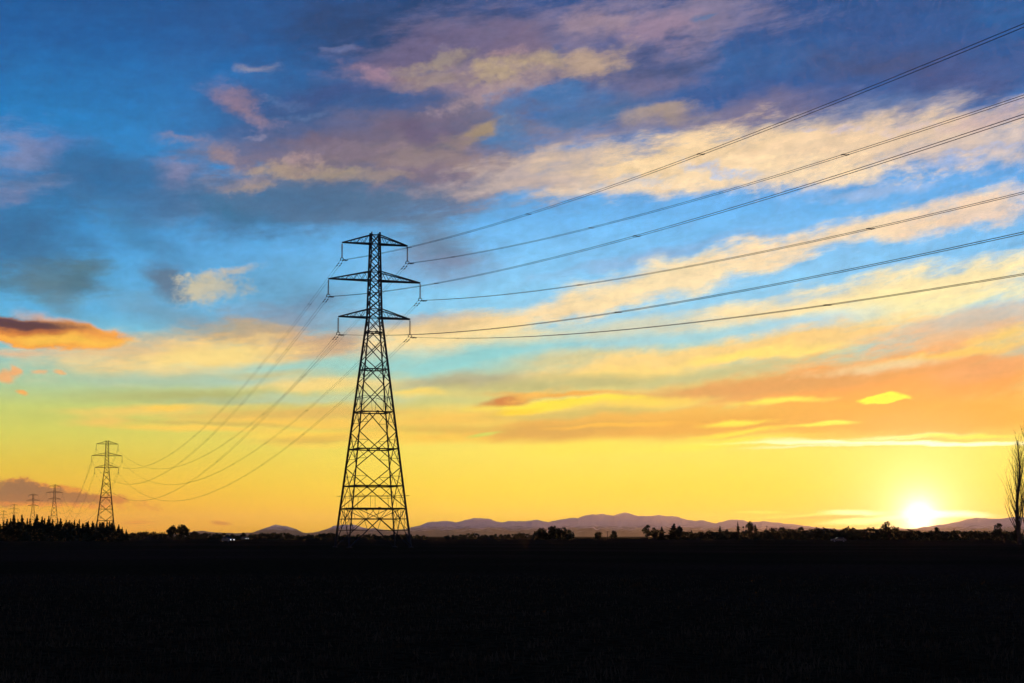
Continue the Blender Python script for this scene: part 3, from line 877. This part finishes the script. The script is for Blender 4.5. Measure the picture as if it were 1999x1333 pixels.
def crossarm(s, L, zl, zu):
    C = []
    hl, hu = side_at(zl) / 2, side_at(zu) / 2
    tip = Vector((s * L, 0, zl))
    lo = {y: Vector((s * hl, y * hl, zl)) for y in (-1, 1)}; up = {y: Vector((s * hu, y * hu, zu)) for y in (-1, 1)}
    ends = {y: tip + Vector((0, 0.09 * y, 0)) for y in (-1, 1)}
    for y in (-1, 1):
        C.append(('lower_chord', lo[y], ends[y], 0.19)); C.append(('upper_chord', up[y], ends[y], 0.14))
    n = 5 if L > 6 else 4
    for y in (-1, 1):
        for i in range(n):
            t0, t1 = i / n, (i + 0.5) / n
            a = lo[y].lerp(ends[y], t0); b = up[y].lerp(ends[y], t1); c = lo[y].lerp(ends[y], (i + 1) / n)
            if i > 0 or n == 5: C.append(('web_bar', a, b, 0.06))
            C.append(('web_bar', b, c, 0.06))
    for i in range(1, n):
        C.append(('web_bar', lo[-1].lerp(ends[-1], i / n), lo[1].lerp(ends[1], i / n), 0.05))
        C.append(('web_bar', lo[(-1) ** i].lerp(ends[(-1) ** i], i / n), lo[-(-1) ** i].lerp(ends[-(-1) ** i], (i - 1) / n), 0.05))
    return C

# a string of disc insulators with its yoke, hung from the origin
ins = Tubes()
pr = [(0.02, 0.0), (0.03, -0.18)]
for i in range(13):
    z = -0.20 - i * 0.152
    pr += [(0.035, z), (0.155, z - 0.05), (0.16, z - 0.075), (0.045, z - 0.085), (0.035, z - 0.14)]
pr += [(0.03, -2.2), (0.03, -2.25)]
ins.lathe(pr, n=8)
INSUL = ins.mesh('insulator_discs', PORCELAIN, True)
yk = Tubes()
yk.tube([(0, 0, -2.15), (0, 0, -2.24)], 0.05, 6)
for s in (-1, 1):
    yk.tube([(0, 0, -2.2), (s * 0.12, 0, -2.21), (s * 0.22, 0, -2.27), (s * 0.26, 0, -2.37), (s * 0.24, 0, -2.47), (s * 0.2, 0, -2.5)], 0.05, 5)
    yk.tube([(s * 0.2, -0.16, -2.5), (s * 0.2, 0.22, -2.5)], 0.065, 6)
YOKE = yk.mesh('suspension_yoke', STEEL)
FOOT = Tubes().lathe([(0.45, -0.4), (0.45, 0.03), (0.25, 0.10), (0.0, 0.11)], n=10).mesh('footing', CONCRETE)

PLATE = Tubes().box((0, 0, 0), (0.40, 0.04, 0.26)).box((0, 0, 0), (0.27, 0.042, 0.34)).mesh('gusset_plate', STEEL)

def tower_whole(loc, rz):
    root = empty('transmission_tower', loc, rz)
    for k in range(4):
        add_bar('leg', corner(k, 0.0), corner(k, 32.01), 0.22, root)
        up = add_bar('leg', corner(k, 32.01), corner(k, 43.9) + Vector((0, 0, 0.25)), 0.19, root)
        obj('footing', FOOT, root, corner(k, 0.0))
    for nm, p, q, w in lattice():
        add_bar(nm, p, q, w, root)
    for z in (29.94, 24.70, 18.71, 13.56, 8.44, 5.32, 3.90):
        for k in range(4):
            g_ = obj('gusset_plate', PLATE, root, along(k, z, 0.5)); g_.rotation_euler = (0, 0, math.pi / 2 * k); g_.scale = (0.7 + side_at(z) * 0.05,) * 3
    for z in (43.77, 42.49, 38.56, 37.27, 33.23, 32.01):
        for k in range(4):
            g_ = obj('gusset_plate', PLATE, root, corner(k, z)); g_.scale = (0.55, 0.55, 0.7); g_.rotation_euler = (0, 0, math.pi / 2 * (k % 2))
    for key, (L, zl, zu) in ARMS.items():
        for s in (-1, 1):
            arm = empty('crossarm', (0, 0, 0), 0, root)
            for nm, p, q, w in crossarm(s, L, zl, zu):
                add_bar(nm, p, q, w, arm)
            i = obj('insulator_string', INSUL, root, (s * L, 0, zl))
            obj('yoke', YOKE, i)
    return root

def tower_far():
    """The same tower for far away: bars of a kind joined, arms and legs still parts."""
    root = empty('transmission_tower')
    unit = [Vector(v.co) for v in BAR.vertices]; uf = [tuple(p.vertices) for p in BAR.polygons]
    def joined(name, bars, kind=None):
        t = Tubes()
        for nm, p, q, w in bars:
            M = bar_matrix(p, q, w); b = len(t.v)
            t.v += [M @ v for v in unit]; t.f += [tuple(b + i for i in f) for f in uf]
        o = obj(name, t.mesh(name, STEEL), root)
        if kind: o['kind'] = kind
    for k in range(4):
        joined('leg', [('leg', corner(k, 0.0), corner(k, 32.01), 0.24), ('leg', corner(k, 32.01), corner(k, 44.1), 0.2)])
    joined('lattice', [b for b in lattice() if b[0] != 'tie_bar'], 'stuff')
    for key, (L, zl, zu) in ARMS.items():
        for s in (-1, 1):
            joined('crossarm', crossarm(s, L, zl, zu))
            obj('insulator_string', INSUL, root, (s * L, 0, zl))
    return root

TOWERS = [(Vector((-19.33, 250.0, 0)), 18.5), (Vector((-180.6, 800.3, 0)), 16.0), (Vector((-375.7, 1477.6, 0)), 17.0),
          (Vector((-478.7, 1799.0, 0)), 18.0), (Vector((-655.7, 2371.5, 0)), 17.0), (Vector((-844.0, 2989.3, 0)), 17.0)]
TG = 'lattice towers of the power line'
t1 = tag(tower_whole(TOWERS[0][0], math.radians(TOWERS[0][1])), 'tallest and nearest steel lattice transmission tower, standing in the open field', 'tower', TG)
t2 = copy_tree(t1); t2.location = TOWERS[1][0]; t2.rotation_euler = (0, 0, math.radians(TOWERS[1][1]))
tag(t2, 'second largest lattice tower, rising behind the right end of the conifer belt', 'tower', TG)
far_labels = ['middle-sized lattice tower behind the conifers, just left of the second largest one', 'small lattice tower behind the conifers with its arms against the brown cloud bank',
              'tiny lattice tower behind the conifers, second from the left edge', 'tiniest lattice tower at the far left edge behind the conifers']
far0 = None
for (p, a), lab in zip(TOWERS[2:], far_labels):
    far0 = t = tower_far() if far0 is None else copy_tree(far0)
    t.location = p; t.rotation_euler = (0, 0, math.radians(a)); tag(t, lab, 'tower', TG)

# ================================================================== power lines
def arm_end(T, s, key, drop=DROP):
    L, zl, zu = ARMS[key]; p, a = T; a = math.radians(a)
    return p + Vector((s * L * math.cos(a), s * L * math.sin(a), zl - drop))

DAMP = Tubes().tube([(0, -0.28, -0.09), (0, -0.14, -0.09)], 0.07, 6).tube([(0, 0.14, -0.09), (0, 0.30, -0.09)], 0.07, 6).tube([(0, -0.2, -0.09), (0, 0.2, -0.09)], 0.014, 4).tube([(0, 0, -0.09), (0, 0, 0.0)], 0.03, 5)
DAMPER = DAMP.mesh('vibration_damper', STEEL)
SPC = Tubes().tube([(-0.2, 0, 0), (0.2, 0, 0)], 0.028, 5)
for s in (-1, 1): SPC.tube([(s * 0.2, -0.22, 0.0), (s * 0.2, 0.22, 0.0)], 0.042, 6)
SPACER = SPC.mesh('spacer', STEEL)

def span(A, B, sag, label, group, rad=0.02, spacers=(), twin=0.2, dampers=(True, True), segs=72):
    root = tag(empty('power_line', A), label, 'power line', group)
    d = (B - A); flat = Vector((d.x, d.y, 0)).normalized(); side = Vector((flat.y, -flat.x, 0)); yaw = math.atan2(-flat.x, flat.y)
    def pos(t): return d * t + Vector((0, 0, -4 * sag * t * (1 - t)))
    for s in ((-1, 1) if twin else (0,)):
        pts = [pos(i / segs) + side * (s * twin) for i in range(segs + 1)]
        obj('conductor', Tubes().tube(pts, rad, 5).mesh('conductor', ALUMINIUM, True), root)
        for end, on in zip((0, 1), dampers):
            if on:
                for dist in (1.5, 2.6):
                    t = dist / d.length; t = t if end == 0 else 1 - t
                    o = obj('vibration_damper', DAMPER, root, pos(t) + side * (s * twin)); o.rotation_euler = (0, 0, yaw)
    for dist in spacers:
        o = obj('spacer', SPACER, root, pos(dist / d.length)); o.rotation_euler = (math.atan2((pos(dist / d.length + .01) - pos(dist / d.length)).z, d.length * .01), 0, yaw)

NEXT_GONE = (Vector((122.74, -215.9, -0.53)), 18.5)       # where the line hangs next, behind the camera
SIDE = {-1: 'left', 1: 'right'}; KEYN = {'top': 'top', 'mid': 'middle', 'low': 'lowest'}
SPACERS0 = {('top', -1): (40, 87, 128), ('top', 1): (25, 78, 132), ('mid', -1): (30, 60, 120), ('mid', 1): (20, 69, 132), ('low', -1): (18, 48, 112), ('low', 1): (25, 67, 128)}
for key in ('top', 'mid', 'low'):
    for s in (-1, 1):
        nm = '%s %s' % (KEYN[key], SIDE[s])
        span(arm_end(TOWERS[0], s, key), arm_end(NEXT_GONE, s, key), 14.4, 'twin power line from the nearest tower\'s %s arm to the right edge' % nm, 'power lines running overhead to the right',
             spacers=SPACERS0[(key, s)], dampers=(True, False))
        off = {'top': 0, 'mid': 9, 'low': 4}[key] + (6 if s > 0 else 0)
        span(arm_end(TOWERS[0], s, key), arm_end(TOWERS[1], s, key), 17.3, 'twin power line sagging from the nearest tower\'s %s arm to the second tower' % nm, 'power lines sagging to the second tower',
             spacers=[26 + off + i * 52 for i in range(10)], rad=0.015)
        span(arm_end(TOWERS[1], s, key), arm_end(TOWERS[2], s, key), 24.0, 'thin power line from the second tower\'s %s arm down to the left' % nm, 'power lines beyond the second tower', twin=0.2, dampers=(False, False), segs=40)
for i, name in ((2, 'faint power line between the two middle-sized towers over the conifers'), (3, 'faint power line from the small tower towards the left edge'), (4, 'faintest power line between the two tiniest towers')):
    for key in ('top', 'mid', 'low'):
        for s in (-1, 1):
            ln_ = (TOWERS[i + 1][0] - TOWERS[i][0]).length
            span(arm_end(TOWERS[i], s, key), arm_end(TOWERS[i + 1], s, key), 17.3 * (ln_ / 573.0) ** 2, name, name.replace('power line', 'power lines'), twin=0, rad=0.025, dampers=(False, False), segs=24)

# ================================================================== trees
def leaf_quad(v, f, c, size, rnd, flat=0.0):
    u = Vector((rnd.gauss(0, 1), rnd.gauss(0, 1), rnd.gauss(0, 1) * (1 - flat))).normalized()
    w = u.cross(Vector((rnd.gauss(0, 1), rnd.gauss(0, 1), rnd.gauss(0, 1)))).normalized()
    a, b = size * rnd.uniform(.6, 1.3), size * rnd.uniform(.35, .8)
    i = len(v); v += [c - u * a, c + w * b, c + u * a, c - w * b]; f.append((i, i + 1, i + 2, i + 3))

def conifer(seed, h, r, n=900, bare=0.02):
    rnd = random.Random(seed); v, f = [], []
    lean = [rnd.uniform(-.05, .05), rnd.uniform(-.05, .05)]
    lop = rnd.uniform(0, 6.28); tiers = rnd.randint(6, 9)
    for i in range(n):
        t = rnd.random() ** 1.15; z = h * (bare + (1 - bare) * t)
        env = r * (1 - t) ** 0.85 * (0.62 + 0.38 * math.cos(t * tiers * 6.28 + 1.0)) * (0.85 + 0.3 * math.cos(6.28 * t * 2 + lop))
        a = rnd.uniform(0, 6.28); rr = env * rnd.random() ** 0.5 * (1 + 0.25 * math.cos(a - lop))
        c = Vector((rr * math.cos(a) + lean[0] * z, rr * math.sin(a) + lean[1] * z, z - 0.12 * rr))
        leaf_quad(v, f, c, (0.14 * r + 0.05 * h) * (1 - t * .72), rnd)
    for i in range(10):                                    # the thin leader
        z = h * (0.9 + 0.08 * i / 9); leaf_quad(v, f, Vector((lean[0] * z + rnd.gauss(0, .05), lean[1] * z, z)), 0.16, rnd)
    tr = Tubes().tube([(0, 0, -0.4), (lean[0] * h * .5, lean[1] * h * .5, h * .5), (lean[0] * h, lean[1] * h, h)], [0.03 * h, 0.018 * h, 0.004 * h], 6).mesh('trunk', BARK)
    return tr, mesh_from('crown', v, f, NEEDLES)

def broadleaf(seed, h, w, n=900, trunk=0.25, lean=0.0, clumps=14, mat=None):
    rnd = random.Random(seed); v, f = [], []
    cs = []
    for i in range(clumps):
        a = rnd.uniform(0, 6.28); t = rnd.random()
        z = h * (trunk + (1 - trunk) * (0.12 + 0.72 * t)); env = math.sin(math.pi * min(1, 0.25 + 0.72 * t)) ** 0.6
        rr = w * 0.5 * env * rnd.uniform(0.25, 0.8)
        cs.append((Vector((rr * math.cos(a) + lean * z, rr * math.sin(a), z)), w * rnd.uniform(0.15, 0.26)))
    for i in range(n):
        c, rad = cs[rnd.randrange(len(cs))]
        d = Vector((rnd.gauss(0, 1), rnd.gauss(0, 1), rnd.gauss(0, .75))).normalized() * rad * rnd.random() ** 0.4
        leaf_quad(v, f, c + d, 0.06 * w + 0.06, rnd)
    tr = Tubes().tube([(0, 0, -0.4), (lean * h * .25, 0, h * trunk), (lean * h * .6, 0, h * .6)], [0.035 * h, 0.025 * h, 0.008 * h], 6)
    for c, rad in cs[:8]:
        tr.tube([(lean * h * .2, 0, h * trunk * rnd.uniform(.7, 1.0)), tuple(c * 0.6 + Vector((lean * h * .2, 0, h * trunk)) * 0.4), tuple(c)], [0.016 * h, 0.01 * h, 0.004 * h], 4)
    return tr.mesh('trunk', BARK), mesh_from('crown', v, f, mat or LEAVES_M)

def plant(name, pair, loc, label, category, group=None, scale=1.0, rz=0.0, sx=1.0):
    o = empty(name, loc, rz); o.scale = (scale * sx, scale * sx, scale)
    obj('trunk', pair[0], o); obj('crown', pair[1], o)
    return tag(o, label, category, group)

def foot(px, Y):
    d = at(px, HZ, Y); return Vector((d.x, Y, -0.15))

def height_for(py, Y):                                  # height of something whose top is seen at py
    return at(1000, py, Y).z + 0.15

def mass(name, items, mat, label, category):
    """Many crowns that read as one dark mass, as one object."""
    V, Fc = [], []
    for pair, loc, scale, rz, sx in items:
        M = np.array((Matrix.Translation(loc) @ Matrix.Rotation(rz, 4, 'Z') @ Matrix.Diagonal((scale * sx, scale * sx, scale, 1))))
        me = pair[1]; co = np.empty(len(me.vertices) * 3); me.vertices.foreach_get('co', co); co = co.reshape(-1, 3)
        b = sum(len(v) for v in V); V.append(co @ M[:3, :3].T + M[:3, 3])
        Fc += [(b + 4 * i, b + 4 * i + 1, b + 4 * i + 2, b + 4 * i + 3) for i in range(len(me.polygons))]
    return tag(obj(name, mesh_from(name, np.concatenate(V).tolist(), Fc, mat)), label, category, kind='stuff')

ORD = ['first', 'second', 'third', 'fourth', 'fifth', 'sixth', 'seventh', 'eighth', 'ninth', 'tenth', 'eleventh', 'twelfth', 'thirteenth', 'fourteenth', 'fifteenth', 'sixteenth', 'seventeenth', 'eighteenth', 'nineteenth', 'twentieth']
ORD += ['twenty-' + o for o in ORD[:9]] + ['thirtieth'] + ['thirty-' + o for o in ORD[:9]] + ['fortieth'] + ['forty-' + o for o in ORD[:9]]

# conifer belt on the left
CON = [conifer(10 + i, 8.0, rr) for i, rr in enumerate((1.5, 1.9, 1.3, 2.2, 1.7, 2.4))]
rnd = random.Random(77)
tops = [(6, 1016), (13, 1013), (20, 1011), (28, 1004), (36, 1012), (44, 1004), (52, 1013), (58, 1012), (66, 1013), (73, 1004), (80, 1009), (86, 1012), (95, 1006), (102, 1014), (112, 1012), (118, 1013),
        (129, 1013), (138, 1015), (145, 1016), (154, 1013), (165, 1019), (172, 1018), (180, 1017), (186, 1017), (194, 1019), (202, 1018), (208, 1015), (214, 1018), (221, 1016), (232, 1024), (238, 1028), (246, 1033)]
for i, (px, py) in enumerate(tops):
    Y = rnd.uniform(640, 760)
    H = height_for(py + rnd.uniform(-1, 1.5), Y)
    plant('conifer', CON[i % 6], foot(px, Y), '%s conifer spire from the left edge along the dark conifer belt' % ORD[i], 'tree', 'conifer belt at the left', H / 8.0, rnd.uniform(0, 6.28), rnd.uniform(.95, 1.5))
wood = []
for i in range(54):                                     # the lower trees that close the belt
    px = -25 + i * 5.1 + rnd.uniform(-2, 2); Y = rnd.uniform(600, 720)
    H = height_for((1021 if px < 215 else 1021 + (px - 215) * 0.6) + rnd.uniform(-3, 4), Y)
    wood.append((CON[(i * 5 + 2) % 6], foot(px, Y), H / 8.0, rnd.uniform(0, 6.28), rnd.uniform(1.6, 2.3)))
mass('conifer_wood', wood, NEEDLES, 'dense lower mass of the dark conifer belt at the left edge', 'wood')

# hedgerow shrubs along the far edge of the field
SHR = [broadleaf(40 + i, 4.0, 4.6, 420, 0.0, 0, 10) for i in range(5)]
def hedge_run(x0, x1, step, y_of, label, Y0, Y1):
    x, items = x0, []
    while x < x1:
        Y = rnd.uniform(Y0, Y1); H = max(0.8, height_for(y_of(x) + rnd.uniform(-1.5, 2.0), Y))
        items.append((SHR[rnd.randrange(5)], foot(x, Y), H / 4.0, rnd.uniform(0, 6.28), rnd.uniform(1.0, 1.5) * max(1.0, 3.0 / H)))
        x += step * rnd.uniform(.7, 1.3)
    mass('hedgerow', items, LEAVES_M, label, 'hedge')
hedge_run(236, 660, 7.0, lambda x: 1040.0 - 2.0 * math.sin(x * 0.05) + (1.5 if x > 380 else 0), 'low dark hedgerow on the horizon between the conifers and the tower', 880, 1000)
hedge_run(655, 832, 7.0, lambda x: 1043.0 - 1.5 * math.sin(x * 0.09), 'low dark hedgerow behind the foot of the big tower', 880, 1000)
hedge_run(874, 1042, 8.0, lambda x: 1042.0 - 1.2 * math.sin(x * 0.07), 'low dark hedgerow right of the tower below the mountains', 1050, 1150)
hedge_run(1325, 1500, 7.0, lambda x: 1037.5, 'dark undergrowth between the tall trees left of the sun', 880, 960)
hedge_run(1790, 1990, 7.0, lambda x: 1036.0, 'low dark hedge between the sun and the bare poplars', 700, 760)

# single trees
def broad_at(px, top, width_px, Y, label, seed, name='round_tree', **kw):
    H = height_for(top, Y); W = width_px * Y / F
    return plant(name, broadleaf(seed, H, W, **kw), foot(px, Y), label, 'tree')
broad_at(337, 1028, 26, 820, 'left half of the broad twin-crowned pine near the conifer belt', 61, 'broad_pine', clumps=10, trunk=.3)
broad_at(352, 1025, 30, 825, 'right half of the broad twin-crowned pine near the conifer belt', 62, 'broad_pine', clumps=11, trunk=.3, lean=.1)
broad_at(380, 1035, 14, 830, 'small dark tree just right of the broad pine', 63, trunk=.1)
broad_at(474, 1039, 12, 900, 'tiny rounded tree between the broad pine and the tower, tallest of its hedgerow', 64, trunk=.1)
broad_at(1058, 1029, 14.5, 900, 'thin crooked tree at the left of the clump below the mountains', 65, lean=.08, clumps=6, trunk=.45, n=350)
broad_at(1055, 1038, 43.5, 905, 'low round tree at the left foot of the clump below the mountains', 66, trunk=.05)
broad_at(1080, 1030, 34.8, 900, 'largest spreading tree of the clump below the mountains', 67, trunk=.2, lean=.05)
broad_at(1098, 1036, 43.5, 905, 'low sloping tree at the right of the clump below the mountains', 68, trunk=.05)
broad_at(1170, 1039, 21.75, 900, 'small round tree alone right of the clump below the mountains', 69, trunk=.1)
broad_at(1197, 1036, 17.4, 900, 'second small round tree, beside the thin pole below the mountains', 70, trunk=.2)
def con_at(px, top, Y, wide, label, k):
    H = height_for(top, Y); plant('conifer', CON[k], foot(px, Y), label, 'tree', None, H / 8.0, px, wide)
broad_at(1264, 1023, 21.75, 900, 'tall dark tree at the left of the first group under the mountain slope', 71, trunk=.15, n=700)
broad_at(1278, 1028, 18.85, 900, 'middle tree of the first group under the mountain slope', 72, trunk=.15)
con_at(1291, 1028, 900, 2.025, 'pointed tree at the right of the first group under the mountain slope', 3)
con_at(1313, 1022, 900, 2.43, 'tallest pointed tree of the second group under the mountain slope', 5)
broad_at(1325, 1026, 23.2, 905, 'rounded tree at the right of the second group under the mountain slope', 73, trunk=.1, n=700)
con_at(1350, 1035, 900, 2.16, 'small pointed tree alone right of the second group', 1)
broad_at(1384, 1035, 17.4, 900, 'low round tree left of the slim pointed conifer', 74, trunk=.1)
con_at(1406, 1027, 900, 1.62, 'slim pointed conifer halfway between the groups and the sun', 0)
broad_at(1418, 1034, 13.05, 900, 'small round-headed tree on a thin stem', 75, trunk=.45, clumps=6)
con_at(1441, 1018, 880, 1.215, 'tall slim dark tree, first of the tall trio left of the sun', 2)
broad_at(1452, 1026, 10.15, 880, 'thin small tree inside the tall trio left of the sun', 76, trunk=.4, clumps=6, n=300)
broad_at(1463, 1018, 23.2, 880, 'bushy-headed tree in the middle of the tall trio left of the sun', 77, trunk=.2, n=800)
con_at(1477, 1024, 880, 1.89, 'pointed tree at the right of the tall trio left of the sun', 4)
# wooded band before the sun
RT = [broadleaf(90 + i, 6.0, 6.0, 600, .0, 0, 12) for i in range(5)]
px, k, under = 1496, 0, []
while px < 1792:
    Y = rnd.uniform(800, 860); top = 1031.5 + rnd.uniform(-4, 3) + (3 if px > 1740 else 0)
    H = height_for(top, Y)
    plant('round_tree', RT[rnd.randrange(5)], foot(px, Y), '%s round tree from the left in the wooded band before the sun' % ORD[k], 'tree', 'wooded band by the sun', H / 6.0, rnd.uniform(0, 6.28), rnd.uniform(1.0, 1.5))
    for m in range(2):
        Y = rnd.uniform(870, 930); H = height_for(1036 + rnd.uniform(-2, 3), Y)
        under.append((RT[rnd.randrange(5)], foot(px + 5 + m * 6, Y), H / 6.0, rnd.uniform(0, 6.28), rnd.uniform(1.2, 1.7)))
    px += rnd.uniform(10, 16); k += 1
mass('woodland', under, LEAVES_M, 'dark low woodland that closes the wooded band before the sun', 'wood')
broad_at(1737, 1012, 34, 820, 'largest tree of the wooded band, just left of the sun', 110, trunk=.1, n=700)
broad_at(1828, 1027, 16, 640, 'small dark bush right of the sun below the far hill', 111, trunk=.05)
broad_at(1961, 1012, 20, 480, 'leaning bushy tree just left of the bare poplars', 112, lean=-.35, trunk=.15, n=600)

# bare poplars at the right edge
def poplar(seed, H, nb=70, spread=1.0):
    rnd = random.Random(seed); tr = Tubes(); cr = Tubes()
    def curve(p0, d0, L, r0, r1, n, rise):
        pts, rads = [Vector(p0)], [r0]; d = Vector(d0).normalized()
        for i in range(n):
            d = (d + Vector((rnd.gauss(0, .085), rnd.gauss(0, .085), rise))).normalized()
            pts.append(pts[-1] + d * (L / n)); rads.append(r0 + (r1 - r0) * (i + 1) / n)
        return pts, rads
    pts, rads = curve((0, 0, -0.4), (0.01, 0, 1), H, 0.022 * H, 0.003 * H, 12, 0.15)
    tr.tube(pts, rads, 7)
    for i in range(nb):
        t = 0.06 + 0.88 * (i + rnd.random()) / nb; k = t * 12; j = int(k); p = pts[j].lerp(pts[min(j + 1, 12)], k - j)
        a = i * 2.4 + rnd.uniform(-.4, .4); out = rnd.uniform(.16, .55) * spread
        L = H * (0.33 * (1 - t) ** 0.7 + 0.08) * rnd.choice((0.55, 0.8, 1.0, 1.1, 1.35)) * rnd.uniform(.85, 1.15)
        bp_, br = curve(p, (math.cos(a) * out, math.sin(a) * out, 1), L, 0.005 * H * (1.15 - t), 0.010, 6, 0.13)
        cr.tube(bp_, br, 4, False)
        for m in range(9):
            u = rnd.uniform(.2, 1.0) * 6; j2 = min(5, int(u)); q = bp_[j2].lerp(bp_[j2 + 1], u - j2)
            b = rnd.uniform(0, 6.28)
            tp, tr_ = curve(q, (math.cos(b) * .5, math.sin(b) * .5, 1), L * rnd.uniform(.16, .4), 0.013, 0.005, 3, 0.1)
            cr.tube(tp, tr_, 3, False)
    return tr.mesh('trunk', BARK), cr.mesh('crown', BARK)
PY = 350.0
for px, top, seed, lab in ((1990, 852, 3, 'tall bare poplar at the right edge, the left one of the pair'), (2006, 834, 8, 'tall bare poplar cut off by the right edge, the right one of the pair')):
    Y = PY + (6 if seed == 8 else 0); H = height_for(top, Y)
    plant('bare_poplar', poplar(seed, H), foot(px, Y), lab, 'tree', 'bare poplars at the right edge')
broad_at(1986, 1020, 22, 355, 'scrub round the foot of the bare poplars', 113, 'poplar_scrub', trunk=.05)

# ================================================================== poles and vehicles far off
def pole(px, top, Y, label):
    H = height_for(top, Y); o = tag(empty('utility_pole', foot(px, Y)), label, 'pole', 'thin poles on the horizon')
    obj('post', Tubes().tube([(0, 0, -0.3), (0, 0, H)], [0.16, 0.11], 7).mesh('post', POST), o)
    obj('crossbar', Tubes().box((0, 0, H - 0.5), (1.5, 0.12, 0.12)).mesh('crossbar', POST), o)
    for x in (-0.65, 0, 0.65):
        obj('insulator', Tubes().lathe([(0.03, 0), (0.06, 0.06), (0.05, 0.14), (0.02, 0.2)], (x, 0, H - 0.44), 6).mesh('insulator', PORCELAIN), o)
pole(911, 1040.5, 1000, 'thin pole in the hedgerow right of the big tower, left one of three')
pole(1033, 1039, 1000, 'thin pole just left of the tree clump, middle one of three')
pole(1186, 1036.5, 1000, 'thin pole between the two small round trees, right one of three')
pole(1497, 1026, 1000, 'thin pole at the right of the tall trio left of the sun')

RUBBER = material('black_tyre_rubber', (0.02, 0.02, 0.02), 0.9)
GLASS = material('dark_window_glass', (0.02, 0.022, 0.025), 0.1, 0, 0.1, 1.0, 0.5)
CHROME = material('wheel_metal', (0.3, 0.3, 0.3), 0.4, 0.9)
def lamp_material(name, col, power):
    m = bpy.data.materials.new(name); m.use_nodes = True
    b = m.node_tree.nodes['Principled BSDF']; b.inputs['Base Color'].default_value = (0.8, 0.8, 0.8, 1)
    b.inputs['Emission Color'].default_value = (*col, 1); b.inputs['Emission Strength'].default_value = power
    return m
LIT = lamp_material('lit_headlamp', (1.0, 0.96, 0.88), 1.6)
def car(loc, rz, paint, label, lit):
    o = tag(empty('car', loc, rz), label, 'car', 'vehicles far across the field')
    # body outline along the car (x forward), extruded across with a narrower cabin
    low = [(-2.1, .35), (-2.12, .8), (-1.95, .92), (1.0, .98), (1.95, .82), (2.12, .6), (2.1, .35)]
    cab = [(-1.75, .9), (-1.35, 1.42), (0.15, 1.45), (1.0, .95)]
    def extr(poly, hw, inset=0.0):
        n = len(poly); v = [Vector((x, -hw + (inset if z > 1.2 else 0), z)) for x, z in poly] + [Vector((x, hw - (inset if z > 1.2 else 0), z)) for x, z in poly]
        return v, [tuple(range(n))[::-1], tuple(range(n, 2 * n))] + [(i, (i + 1) % n, n + (i + 1) % n, n + i) for i in range(n)]
    obj('body', mesh_from('body', *extr(low, .88), paint), o)
    c = obj('cabin', mesh_from('cabin', *extr(cab, .8, .14), paint), o)
    obj('windscreen', Tubes().box((0.64, 0, 1.2), (0.04, 1.3, 0.62), Matrix.Rotation(math.radians(-59), 3, 'Y')).mesh('windscreen', GLASS), c)
    for s in (-1, 1):
        obj('side_window', Tubes().box((-.35, s * .765, 1.2), (1.5, .03, .32)).mesh('side_window', GLASS), c)
    for x in (-1.3, 1.35):
        for s in (-1, 1):
            w = obj('wheel', Tubes().tube([(x, s * .72, .32), (x, s * .92, .32)], .33, 14).mesh('wheel', RUBBER), o)
            obj('rim', Tubes().tube([(x, s * .9, .32), (x, s * .935, .32)], .2, 10).mesh('rim', CHROME), w)
    for s in (-1, 1):
        obj('headlight', Tubes().tube([(2.0, s * .62, .66), (2.14, s * .62, .66)], .16, 10).mesh('headlight', LIT if lit else CHROME), o)
    return o
DARKP = material('dark_car_paint', (0.05, 0.05, 0.06), 0.3, 0, 0.1, 1.0, 0.5)
PALEP = material('pale_car_paint', (0.09, 0.085, 0.08), 0.5, 0, 0.05, 1.0, 0.5)
car(foot(445, 540), math.radians(-42), DARKP, 'car far across the field with bright white headlights, left of the tower', True)
car(foot(478, 860), math.radians(-50), DARKP, 'farther car with small lit headlights, just right of the bright one', True)
car(foot(1637, 520), math.radians(178), PALEP, 'small pale grey car far across the field left of and below the sun', False)
